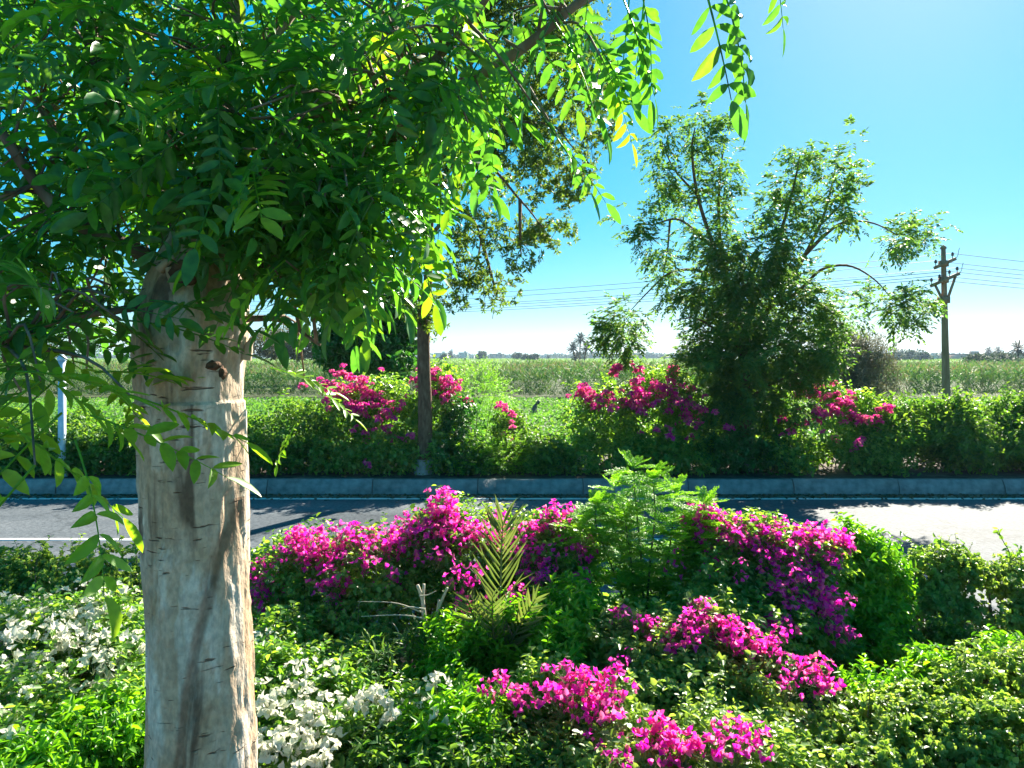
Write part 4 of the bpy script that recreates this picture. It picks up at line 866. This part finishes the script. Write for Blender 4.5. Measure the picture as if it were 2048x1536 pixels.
shrub('bougainvillea_shrub', 'low magenta bougainvillea at the bottom edge, right of centre', [(1120, 1440, 120, 70, 4.2, .3), (1240, 1470, 120, 70, 4.1, .3), (1380, 1510, 130, 70, 3.95, .3), (1520, 1520, 100, 60, 4.0, .3), (1260, 1560, 170, 60, 3.7, .3)], 3600, .043, .028, 'leaf_pale', (1280, 1600, 4.0), GM, k=7, slen=.12, seed=32, up=.6,
      flowers=[(1000, 1365, 14, 10, 4.15, .06, 4), (1035, 1390, 20, 18, 4.1, .06, 6), (1100, 1395, 22, 14, 4.05, .06, 7), (1160, 1360, 45, 20, 4.1, .1, 18), (1190, 1395, 40, 22, 4.0, .1, 18), (1230, 1345, 20, 12, 4.1, .06, 5), (1215, 1437, 8, 8, 3.85, .04, 2), (1185, 1468, 10, 8, 3.8, .04, 2), (1300, 1460, 40, 12, 3.8, .08, 9), (1330, 1495, 50, 20, 3.7, .1, 18), (1400, 1485, 35, 14, 3.7, .08, 9), (1500, 1480, 16, 25, 3.75, .08, 9), (1255, 1525, 25, 12, 3.6, .06, 5), (1445, 1450, 12, 8, 3.85, .05, 3)], fl_meshes=FL_PINK, fscale=(.5, 1.1), **FG)
shrub('bright_shrub', 'bright green upright-leaved shrub below the young palm', [(930, 1330, 90, 70, 4.8, .35), (1030, 1310, 100, 70, 4.8, .35), (1120, 1300, 70, 60, 4.9, .3), (960, 1420, 110, 80, 4.4, .35), (900, 1500, 120, 70, 4.0, .3), (1040, 1400, 100, 70, 4.5, .3), (1150, 1240, 50, 60, 5.1, .25)], 3800, .060, .021, 'leaf_bright', (990, 1560, 4.6), GM, k=8, slen=.11, seed=33, up=1.2, **FG)
shrub('dark_shrub', 'dull green shrub along the bottom edge below the bright shrub', [(780, 1530, 120, 50, 3.9, .3), (980, 1560, 140, 55, 3.75, .3), (1130, 1540, 90, 50, 3.9, .3)], 1800, .05, .022, 'leaf_hedge', (950, 1600, 3.9), GM, k=7, slen=.11, seed=34, up=.8, **FG)
shrub('spiky_shrub', 'green narrow-leaved shrub in front of the dead palm stalks', [(820, 1320, 60, 40, 4.9, .25), (740, 1350, 60, 45, 4.7, .25)], 260, .09, .013, 'leaf_hedge', (780, 1420, 4.8), GM, k=9, slen=.12, shape='quad', seed=35, up=.7, **FG)
shrub('clipped_shrub', 'pale clipped shrub at the lower right corner', [(1960, 1400, 110, 75, 4.5, .35), (2060, 1390, 90, 80, 4.5, .35), (1900, 1480, 120, 70, 4.15, .35), (2030, 1500, 120, 80, 4.0, .35)], 3600, .032, .024, 'leaf_pale', (1980, 1560, 4.3), GM, k=9, slen=.08, style='rosette', seed=36, up=.6, **FG)
shrub('clipped_shrub', 'pale clipped shrub left of the lower right corner, by the bare soil', [(1760, 1500, 70, 70, 4.15, .3), (1720, 1560, 80, 60, 3.9, .3), (1830, 1470, 70, 60, 4.3, .3)], 2100, .032, .024, 'leaf_pale', (1760, 1560, 4.1), GM, k=9, slen=.08, style='rosette', seed=37, up=.6, **FG)
shrub('bright_shrub', 'bright green shoots on the edge of the right clipped shrubs', [(1740, 1410, 45, 40, 4.6, .2), (1800, 1390, 45, 35, 4.7, .2), (1860, 1360, 40, 30, 4.8, .2), (2020, 1330, 50, 25, 4.9, .2)], 800, .055, .022, 'leaf_bright', (1820, 1500, 4.7), GM, k=8, slen=.12, seed=38, up=1.2, **FG)
shrub('bright_shrub', 'tall green shrub right of the right magenta bougainvillea', [(1700, 1130, 45, 45, 6.0, .25), (1760, 1150, 50, 50, 6.0, .25), (1720, 1220, 80, 70, 5.9, .3), (1710, 1090, 15, 25, 6.0, .1), (1740, 1310, 70, 70, 5.7, .3)], 2200, .052, .022, 'leaf_bright', (1720, 1430, 5.9), GM, k=8, slen=.13, seed=39, up=1.0, nstem=14, stem_r=.016, **FG)
shrub('clipped_shrub', 'pale rounded shrub before the glaring road at the right', [(1870, 1150, 45, 40, 6.2, .2), (1905, 1135, 40, 30, 6.2, .2), (1830, 1190, 40, 35, 6.2, .2), (1870, 1210, 50, 30, 6.1, .2)], 1500, .032, .024, 'leaf_pale', (1870, 1330, 6.2), GM, k=9, slen=.08, style='rosette', seed=40, up=.6, nstem=12, stem_r=.014, **FG)
shrub('clipped_shrub', 'pale rounded shrub at the right edge before the glaring road', [(1970, 1175, 50, 40, 6.2, .25), (2035, 1170, 50, 50, 6.2, .25), (1985, 1230, 60, 35, 6.0, .25), (2060, 1240, 40, 40, 6.0, .2)], 1900, .032, .024, 'leaf_pale', (2000, 1330, 6.2), GM, k=9, slen=.08, style='rosette', seed=41, up=.6, nstem=12, stem_r=.014, **FG)
shrub('low_shrub', 'small green plant on the shaded soil at the right', [(1880, 1270, 25, 20, 5.7, .1), (1930, 1290, 25, 16, 5.6, .1), (1800, 1280, 30, 25, 5.7, .12)], 400, .035, .022, 'leaf_hedge', (1880, 1330, 5.6), GM, k=8, slen=.08, seed=42, up=.6, **FG)

# thin trailing shoots above the right shrubs
def shoot(px_pts, D, label, seed):
    rng = np.random.default_rng(seed); pts = spline([P(x, y, D) for x, y in px_pts], 16)
    r = thing('trailing_shoot', pts[0], label, 'shoot', 'loose shoots above the right shrubs')
    MB().add(*tube(pts, np.linspace(.006, .002, 16), 4)).build('stem', M['stem_green'], r)
    k = np.arange(2, 16)
    d = norm(np.gradient(pts, axis=0))[k] * .4 + rng.normal(size=(14, 3)) * .6 - UP * .5
    for i in range(14):
        V, Q = leaves(pts[k[i]][None], d[i][None], rand_dir(1, rng), [.05], [.034], 'oval'); MB().add(V, Q).build('leaf', M['leaf_boug'], r)
shoot([(1860, 1140), (1845, 1100), (1820, 1080), (1800, 1062)], 6.2, 'arching shoot above the pale rounded shrub', 1)
shoot([(1900, 1130), (1890, 1095), (1872, 1075)], 6.2, 'short shoot leaning left before the glare', 2)
shoot([(2015, 1150), (2020, 1110), (2005, 1080), (1996, 1058)], 6.2, 'upright shoot near the right edge', 3)
shoot([(2040, 1150), (2042, 1115), (2036, 1095)], 6.2, 'shoot touching the right edge', 4)
shoot([(1880, 1130), (1915, 1100), (1930, 1085)], 6.2, 'short shoot leaning right before the glare', 5)

# feathery young acacia
def acacia():
    rng = np.random.default_rng(71); D = 5.65
    b = P(1290, 1300, D); b[2] = MZ
    r = thing('young_acacia', b, 'feathery bright green young acacia amid the magenta bougainvillea', 'shrub')
    metas = []
    for v in range(5):
        m = MB(); g = np.random.default_rng(v)
        L = .24; t = np.linspace(0, 1, 8)[:, None]
        rach = np.array([[1, 0, 0]]) * L * t - UP * .05 * t ** 2
        m.add(*tube(rach, np.linspace(.0022, .001, 8), 3))
        for i in range(1, 8):
            for s in (1, -1):
                dd = norm(np.array([.75, s * .9, -.05 + g.normal() * .12])); pl = .085 * (1 - .06 * abs(i - 4))
                kk = np.arange(8); pos = rach[i] + dd * (pl * (kk + .6) / 8)[:, None]
                side = norm(np.cross(UP, dd))
                for s2 in (1, -1):
                    V, Q = leaves(pos, side * s2 * .9 + dd * .5 + g.normal(size=(8, 3)) * .15, norm(UP + g.normal(size=(8, 3)) * .3), .026, .0125, 'quad'); m.add(V, Q)
        me = m.mesh('leaf'); me.materials.append(M['leaf_acacia']); metas.append(me)
    stems = [[(1290, 1310), (1285, 1150), (1272, 1010), (1266, 935)], [(1290, 1310), (1330, 1150), (1345, 1050), (1350, 985)], [(1285, 1310), (1230, 1150), (1195, 1060), (1190, 1010)], [(1292, 1310), (1380, 1180), (1400, 1080), (1410, 1010)], [(1288, 1300), (1300, 1130), (1310, 1030), (1305, 960)], [(1288, 1300), (1250, 1130), (1225, 1040), (1230, 975)], [(1280, 1310), (1200, 1190), (1165, 1120), (1160, 1060)], [(1295, 1310), (1340, 1200), (1372, 1120), (1380, 1050)], [(1288, 1310), (1270, 1200), (1262, 1120), (1250, 1040)]]
    cnt = 0
    for s in stems:
        off = rng.uniform(-.22, .22)
        ctr = [P(x, y, D + off * q / 3.0) for q, (x, y) in enumerate(s)]
        pts = spline(ctr, 30)
        pts[:, 2] = np.maximum(pts[:, 2], MZ)
        MB().add(*tube(pts, np.linspace(.011, .003, 30), 5)).build('stem', M['stem_green'], r)
        for i in range(4, 30):
            for q in range(2):
                ph = rng.uniform(0, 6.28); el = rng.uniform(-.15, .55)
                place('leaf', metas[rng.integers(5)], r, pts[i], (rng.normal() * .3, -el, ph), rng.uniform(.65, 1.05) * (1.1 - .35 * i / 30)); cnt += 1
        for q in range(5):
            place('leaf', metas[rng.integers(5)], r, pts[-1], (0, -rng.uniform(.5, 1.2), rng.uniform(0, 6.28)), rng.uniform(.4, .65))
acacia()

# young date palm with its dry stalks
def young_palm():
    rng = np.random.default_rng(72)
    b = P(1000, 1330, 4.95); b[2] = MZ
    r = thing('young_palm', b, 'young date palm with one tall upright frond before the magenta flowers', 'palm')
    def frond(px_pts, D0, D1, n, ll, name='frond', mat='leaf_palm', wmid=.018, ang=.56, taper=True):
        k = len(px_pts)
        ctr = [P(x, y, D0 + (D1 - D0) * i / (k - 1)) for i, (x, y) in enumerate(px_pts)]
        pts = spline(ctr, n); f = MB().add(*tube(pts, np.linspace(.012, .003, n), 5)).build(name, M['leaf_palm'], r)
        T = norm(np.gradient(pts, axis=0)); N = np.array([0, -1.0, .25]); S = norm(np.cross(T, N))
        lm = mesh_data('leaflet', *leaflet_geo()); lm.materials.append(M[mat])
        for i in range(3, n):
            u = i / (n - 1)
            for s in (1, -1):
                a = ang * rng.uniform(.8, 1.2) * (1 if u < .9 else .6)
                d = norm(T[i] * math.cos(a) + S[i] * s * math.sin(a) + np.array([0, -1, 0]) * rng.uniform(.05, .35))
                y = norm(np.cross(N + rng.normal(size=3) * .4, d)); z = np.cross(d, y)
                L = ll * (.55 + .45 * math.sin(math.pi * min(1, .18 + .8 * u))) * rng.uniform(.85, 1.1)
                o = bpy.data.objects.new('leaflet', lm); COL.objects.link(o); o.parent = f
                from mathutils import Matrix
                mtx = Matrix(((d[0] * L, y[0] * wmid, z[0] * L, 0), (d[1] * L, y[1] * wmid, z[1] * L, 0), (d[2] * L, y[2] * wmid, z[2] * L, 0), (0, 0, 0, 1)))
                pw = parent_world(f)
                mtx.translation = Vector(tuple(pts[i])) - pw
                o.matrix_local = mtx
        return f
    def leaflet_geo():
        V = [(0, .15, 0), (0, -.15, 0), (.3, .5, .03), (.3, 0, 0), (.3, -.5, .03), (.7, .36, -.01), (.7, 0, -.04), (.7, -.36, -.01), (1, 0, -.12)]
        Q = [(0, 1, 3, 2), (1, 4, 3, 3), (2, 3, 6, 5), (3, 4, 7, 6)]
        return np.array(V, float), np.array([(2, 3, 6, 5), (3, 4, 7, 6)]), np.array([(0, 3, 2), (0, 1, 3), (1, 4, 3), (5, 6, 8), (6, 7, 8)])
    frond([(1000, 1340), (1000, 1260), (1002, 1160), (1004, 1085), (1006, 1045)], 4.95, 5.05, 27, .34)
    frond([(1005, 1340), (1020, 1290), (1045, 1240), (1070, 1200)], 4.95, 4.7, 16, .22)
    frond([(995, 1340), (975, 1290), (950, 1240), (935, 1200)], 4.95, 4.7, 16, .24)
    frond([(1000, 1340), (990, 1290), (985, 1240), (985, 1195)], 4.9, 4.6, 16, .22)
    g = thing('dead_palm_stalks', P(862, 1300, 5.05) * np.array([1, 1, 0]) + np.array([0, 0, MZ]), 'dry grey palm stalks and thorns under the left magenta bougainvillea', 'palm')
    for pts, w in ([[(862, 1300), (850, 1245), (845, 1200), (835, 1170)], 9], [[(866, 1300), (872, 1240), (878, 1200)], 6], [[(858, 1290), (846, 1220), (848, 1168)], 7], [[(862, 1260), (880, 1210), (895, 1175)], 6]):
        p = [P(x, y, 4.95) for x, y in pts]
        MB().add(*tube(p, np.linspace(w, w * .6, len(p)) / F * 5 * .6, 6, n=10)).build('stalk', M['leaf_dry'], g)
    for pts in ([(845, 1225), (790, 1206), (715, 1203)], [(850, 1237), (800, 1230), (722, 1233)], [(838, 1192), (855, 1190), (872, 1182)], [(745, 1290), (780, 1280), (810, 1276)], [(880, 1245), (900, 1262), (915, 1268)], [(830, 1272), (860, 1270), (880, 1272)], [(800, 1280), (795, 1260), (785, 1245)], [(850, 1218), (820, 1214), (805, 1218)]):
        p = spline([P(x, y, 4.9) for x, y in pts], 10)
        MB().add(*tube(p, np.linspace(.0065, .002, 10), 4)).build('dry_leaflet', M['leaf_dry'], g)
young_palm()

# fallen leaves on the soil and in the gutter
def litter():
    rng = np.random.default_rng(81)
    n = 5000; x = rng.uniform(-6, 6, n); y = rng.uniform(2.5, 6.6, n)
    pos = np.stack([x, y, np.full(n, .175) + rng.uniform(0, .03, n)], -1)
    V, Q = leaves(pos, norm(rng.normal(size=(n, 3)) * np.array([1, 1, .25])), norm(UP + rng.normal(size=(n, 3)) * .4), .05, .026, 'oval')
    o = MB().add(V, Q).build('leaf_litter', M['leaf_litter'], kind='stuff'); tag(o, 'dry fallen leaves on the median soil', 'litter')
    n = 2600; x = rng.uniform(-12, 12, n); y = 14.0 - np.abs(rng.normal(size=n)) * .2
    pos = np.stack([x, y, np.full(n, .008)], -1)
    V, Q = leaves(pos, norm(rng.normal(size=(n, 3)) * np.array([1, 1, .1])), norm(UP + rng.normal(size=(n, 3)) * .3), .07, .035, 'oval')
    o = MB().add(V, Q).build('gutter_litter', M['leaf_litter'], kind='stuff'); tag(o, 'dry leaves lying along the far kerb', 'litter')
litter()

# ------------------------------------------------------------------ the big near tree
def near_tree():
    rng = np.random.default_rng(91); D = 2.62
    b = P(404, 1536, D); b[2] = .13
    r = thing('roadside_tree', b, 'big pale-trunked tree with hanging compound leaves in the left foreground', 'tree')
    prof = [(404, 2180, 132), (404, 2020, 120), (404, 1800, 112), (404, 1536, 107), (396, 1250, 100), (389, 1000, 101), (386, 850, 102), (382, 760, 108), (384, 690, 115), (388, 620, 112), (392, 560, 100), (398, 510, 82), (402, 460, 60)]
    prof = spline(np.array(prof, float), 300)
    seg = 140; V = []; peel = []
    for (x, y, w) in prof:
        c = P(x, y, D); R = w / F * D * (.965 if y > 800 else .92)
        for j in range(seg):
            a = 2 * math.pi * j / seg; cx, sx = math.cos(a), math.sin(a)
            q = Vector((cx * 1.4, sx * 1.4, c[2] * 1.1))
            k = 1 + .07 * mnoise.noise(q) + .04 * mnoise.noise(Vector((cx * 4, sx * 4, c[2] * 3))) + .012 * mnoise.noise(Vector((cx * 12, sx * 12, c[2] * 9)))
            zo = c[2] - .13; sx_ = -.007 + .075 * (zo - 1.02) + .09 * (zo - 1.02) ** 2
            k += -.085 * math.exp(-((a - (4.712 + math.asin(max(-.9, min(.9, (P(404, 1536, D)[0] + sx_ - c[0]) / R))))) / .085) ** 2) * (1 if zo < 2.0 else 0)      # long seam down the front
            k += -.05 * math.exp(-((a - 5.45) / .08) ** 2) * (1 if 1.2 < c[2] < 2.3 else .3)
            pn = mnoise.noise(Vector((cx * 2.1 + 5, sx * 2.1, c[2] * 2.6))) + .45 * mnoise.noise(Vector((cx * 6, sx * 6 + 3, c[2] * 7))) + .25 * mnoise.noise(Vector((cx * 16, sx * 16, c[2] * 20)))
            pl = min(1.0, max(0.0, (pn - .02) / .10)); pl = pl * pl * (3 - 2 * pl); peel.append(pl)
            k += .030 * pl + .010 * mnoise.noise(Vector((cx * 30, sx * 30, c[2] * 26)))
            V.append(c + np.array([cx, sx, 0]) * R * k)
    V = np.array(V); i = np.arange(len(V)).reshape(300, seg)
    Q = np.stack([i[:-1], np.roll(i[:-1], -1, 1), np.roll(i[1:], -1, 1), i[1:]], -1).reshape(-1, 4)
    tk = MB().add(V, Q).build('trunk', M['bark_near'], r, smooth=True)
    at = tk.data.attributes.new('peel', 'FLOAT', 'POINT'); at.data.foreach_set('value', np.array(peel, np.float32))
    # knots, holes and torn stubs
    def knot(px, py, w, h, seed):
        c = P(px, py, D - .180); s = D / F
        g = np.random.default_rng(seed); ph = np.arange(14) * 2 * np.pi / 14
        m = MB(); rings = []
        for rad, out in ((1.35, .016), (1.1, -.004), (.8, -.010), (.5, -.006), (.2, -.003)):
            jit = 1 + .14 * g.normal(size=14)
            rings.append(np.stack([c[0] + np.cos(ph) * w * s * rad * jit, np.full(14, c[1] + out), c[2] + np.sin(ph) * h * s * rad * jit], -1))
        Vk = np.concatenate(rings); ii = np.arange(len(Vk)).reshape(5, 14)
        Qk = np.stack([ii[:-1], np.roll(ii[:-1], -1, 1), np.roll(ii[1:], -1, 1), ii[1:]], -1).reshape(-1, 4)
        m.add(Vk, Qk, [(ii[4][j], ii[4][(j + 1) % 14], ii[4][0]) for j in range(1, 13)])
        m.build('knot', M['hole'], r, smooth=True)
    knot(424, 731, 10, 7, 1); knot(444, 746, 5, 9, 2); knot(368, 545, 22, 20, 3)
    for pts, w in (([(318, 540), (335, 525), (352, 512)], 9), ([(340, 535), (346, 570), (352, 600)], 8), ([(488, 600), (494, 570), (480, 545)], 8), ([(492, 720), (498, 690), (510, 672)], 10)):
        p = [P(x, y, D - .17 if x < 480 else D - .02) for x, y in pts]
        MB().add(*tube(p, np.array([w, w * .8, w * .3]) / F * D, 7, n=9, wob=.2, rng=rng)).build('torn_stub', M['splinter'], r)
    limbs = [([(402, 520), (425, 400), (432, 280), (455, 150), (470, -60), (480, -240)], 34, 12, 0), ([(370, 540), (330, 430), (260, 300), (205, 200), (180, 60), (165, -160)], 28, 9, -.1), ([(360, 560), (270, 500), (160, 450), (90, 390), (20, 290), (-40, 200)], 17, 7, -.35), ([(430, 540), (560, 420), (640, 280), (720, 160), (800, 20), (850, -120)], 26, 9, .15),
             ([(470, 600), (600, 480), (760, 300), (900, 190), (1020, 115), (1140, 20), (1220, -60)], 20, 6, -.15), ([(640, 280), (760, 210), (900, 90), (1000, -40)], 12, 5, -.4), ([(300, 380), (180, 350), (60, 180), (-40, 60)], 12, 5, .3), ([(350, 600), (240, 620), (120, 640), (10, 690)], 9, 4, -.5), ([(460, 640), (560, 640), (640, 690)], 8, 3, -.1), ([(455, 150), (560, 60), (660, -80)], 13, 5, .2),
             ([(1140, 20), (1260, -40), (1400, -70), (1540, -50)], 6, 3, -.1)]
    for l, w0, w1, off in limbs:
        p = [P(x, y, D + off * q / (len(l) - 1)) for q, (x, y) in enumerate(l)]
        MB().add(*tube(p, np.linspace(w0, w1, len(p)) / F * D, 9, n=26, wob=.05, rng=rng)).build('limb', M['limb'], r, smooth=True)
    # compound leaves
    metas = []
    for v in range(9):
        g = np.random.default_rng(900 + v); m = MB()
        npair = int(g.integers(5, 7)); L = .056 * npair; n = npair * 2 + 2
        t = np.linspace(0, 1, n)[:, None]
        bend = g.uniform(.02, .09); rach = np.array([[1, 0, 0]]) * L * t - UP * bend * t ** 2 + np.array([[0, 1, 0]]) * g.uniform(-.03, .03) * t ** 2
        m.add(*tube(rach, np.linspace(.0032, .0012, n), 4))
        ps, ds, ns, Ls = [], [], [], []
        for k in range(npair):
            u = .2 + .75 * (k + .5) / npair; q = rach[0] * (1 - u) + rach[-1] * u - UP * (bend * (u ** 2 - u))
            for s in (1, -1):
                ps.append(q); ds.append(norm(np.array([.55 + g.normal() * .12, s * .85, -.12 + g.normal() * .18]))); ns.append(norm(UP + g.normal(size=3) * .28)); Ls.append(g.uniform(.062, .100) * (1 - .25 * abs(u - .5)))
        ps.append(rach[-1]); ds.append(norm(np.array([1, g.normal() * .2, -.3]))); ns.append(norm(UP + g.normal(size=3) * .2)); Ls.append(.10)
        Ls = np.array(Ls)
        V, Q = leaves(np.array(ps), np.array(ds), np.array(ns), Ls, Ls * .34, 'fine'); m.add(V, Q)
        me = m.mesh('leaf'); me.materials.append(M['leaf_near'])
        my = me.copy(); my.materials.clear(); my.materials.append(M['leaf_sun_tint']); metas.append((me, m, my))
    blobs = [  # px, py, rpx, rpy, D, rD, count, droop
        (150, 100, 230, 170, 2.8, .55, 90, .5), (420, 120, 220, 190, 2.6, .6, 100, .5), (650, 150, 200, 200, 2.6, .6, 92, .6), (150, 330, 220, 150, 2.75, .5, 80, .5), (450, 290, 190, 110, 2.3, .4, 62, .7), (660, 400, 160, 150, 2.4, .45, 90, .8),
        (110, 520, 180, 90, 2.6, .45, 55, .5), (640, 400, 130, 80, 2.4, .35, 30, .8), (820, 150, 100, 160, 2.4, .35, 36, .9), (980, 110, 120, 120, 2.4, .3, 11, .9), (770, 390, 60, 80, 2.3, .3, 8, 1.0), (900, 290, 90, 80, 2.3, .3, 6, 1.0),
        (60, 620, 130, 60, 2.3, .35, 16, .4), (170, 590, 80, 50, 2.2, .25, 10, .3), (50, 740, 100, 50, 2.1, .3, 7, .4), (140, 740, 60, 40, 2.0, .25, 4, .3), (90, 850, 90, 40, 1.9, .2, 2, .6), (580, 520, 70, 30, 2.3, .25, 5, .7), (690, 500, 40, 40, 2.3, .2, 3, .9),
        (1270, -20, 40, 20, 2.3, .1, 2, 1.3), (1150, -10, 60, 40, 2.3, .2, 5, 1.0), (420, -120, 500, 90, 2.6, .6, 90, .4), (950, -100, 250, 80, 2.4, .4, 22, .7)]
    fr = []
    for (px, py, rx, rz, dd, rd, cnt, dr) in blobs:
        c = P(px, py, dd)
        u = rand_dir(cnt, rng) * rng.uniform(.2, 1, cnt)[:, None] ** .5
        pos = c + u * np.array([rx / F * dd, rd, rz / F * dd])
        for k in range(cnt):
            qx, qy = 1024 + pos[k][0] / pos[k][1] * F, HOR - (pos[k][2] - H) / pos[k][1] * F
            if pos[k][1] < 2.7 and 235 < qx < 520 and qy > 400: continue      # the upper trunk stays in view
            ph = rng.uniform(0, 6.28); el = -dr * rng.uniform(.4, 1.1) + rng.normal() * .25
            fr.append((np.linalg.norm(pos[k] - np.array([0, 0, H])), pos[k], ph, max(-1.5, el), rng.normal() * .6, int(rng.integers(9)), rng.uniform(.75, 1.2)))
    # hand-placed sprays that read clearly: lower left, before the trunk, right of the trunk, hanging at the top
    for px, py, dd, ph, el, sc in ((20, 850, 1.75, .3, -.7, 1.0), (150, 880, 1.7, -.5, -1.0, 1.05), (70, 930, 1.7, 3.6, -.9, 1.0), (180, 830, 1.75, .1, -.35, 1.0), (240, 640, 2.1, .15, -.05, 1.0), (300, 600, 2.1, .0, -.1, .9), (260, 790, 1.95, .2, -.35, .95), (540, 735, 2.8, .25, -.25, .75), (610, 765, 2.9, .2, -.5, .72), (590, 850, 2.9, 3.0, -1.1, .5),
                                   (1235, -30, 2.2, .3, -1.1, 1.0), (1275, -40, 2.2, .5, -1.15, 1.0), (1205, 120, 2.3, .5, -1.0, .8), (1400, -60, 1.6, .7, -1.05, 1.0), (1420, -90, 1.7, .2, -1.1, 1.0), (1530, -150, 2.0, .4, -1.2, .8), (1180, 60, 2.3, .6, -.8, 1.0), (1100, 30, 2.3, .2, -.9, 1.0), (1060, 200, 2.3, .1, -.9, 1.0), (1120, 280, 2.4, .3, -.8, .9)):
        p = P(px, py, dd); fr.append((np.linalg.norm(p - np.array([0, 0, H])) - 1.0, p, ph, el, rng.normal() * .3, int(rng.integers(9)), sc))
    fr.sort(key=lambda q: q[0])
    from mathutils import Euler
    mass = MB()
    for j, (_, p, ph, el, ro, v, sc) in enumerate(fr):
        rot = Euler((ro, -el, ph), 'XYZ')
        if j < 300:
            young = (p[2] < 2.62 and p[0] < -.75) or rng.uniform() < .10  # low left sprays get the painted-sunlight leaf colour, plus a scattered few
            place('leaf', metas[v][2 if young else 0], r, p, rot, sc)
        else:
            mm = metas[v][1]; R = np.array(rot.to_matrix()); off = 0
            Vm = np.concatenate(mm.v) @ R.T * sc + p
            mass.add(Vm, np.concatenate(mm.q), np.concatenate(mm.t) if mm.t else None)
    mass.build('crown', M['leaf_near'], r, kind='stuff')
    # thin twigs carrying the leaves
    tw = MB()
    lp = np.concatenate([spline([P(x, y, D + off * q / (len(l) - 1)) for q, (x, y) in enumerate(l)], 24) for l, _, _, off in limbs])
    for j in range(0, len(fr), 2):
        p = fr[j][1]; k = np.argmin(np.linalg.norm(lp - p, axis=1)); a = lp[k]
        if np.linalg.norm(a - p) > .75: continue
        tw.add(*tube([a, a * .5 + p * .5 + UP * .06 + rng.normal(size=3) * .03, p], [.007, .005, .003], 4, n=7))
    tw.build('twigs', M['limb'], r, kind='stuff')
near_tree()

# ------------------------------------------------------------------ haze over the plain
hz_m, hz_nt, hz_out = new_mat('haze_air')
pv = hz_nt.nodes.new('ShaderNodeVolumePrincipled')
pv.inputs['Color'].default_value = (.55, .78, 1.0, 1); pv.inputs['Density'].default_value = .00024; pv.inputs['Anisotropy'].default_value = .2
hz_nt.links.new(pv.outputs[0], hz_out.inputs['Volume'])
hz = MB().add(*box((-2400, -60, -1.1), (2400, 2900, 26))).build('haze', hz_m)
hz['kind'] = 'stuff'; hz['label'] = 'pale blue haze over the plain'
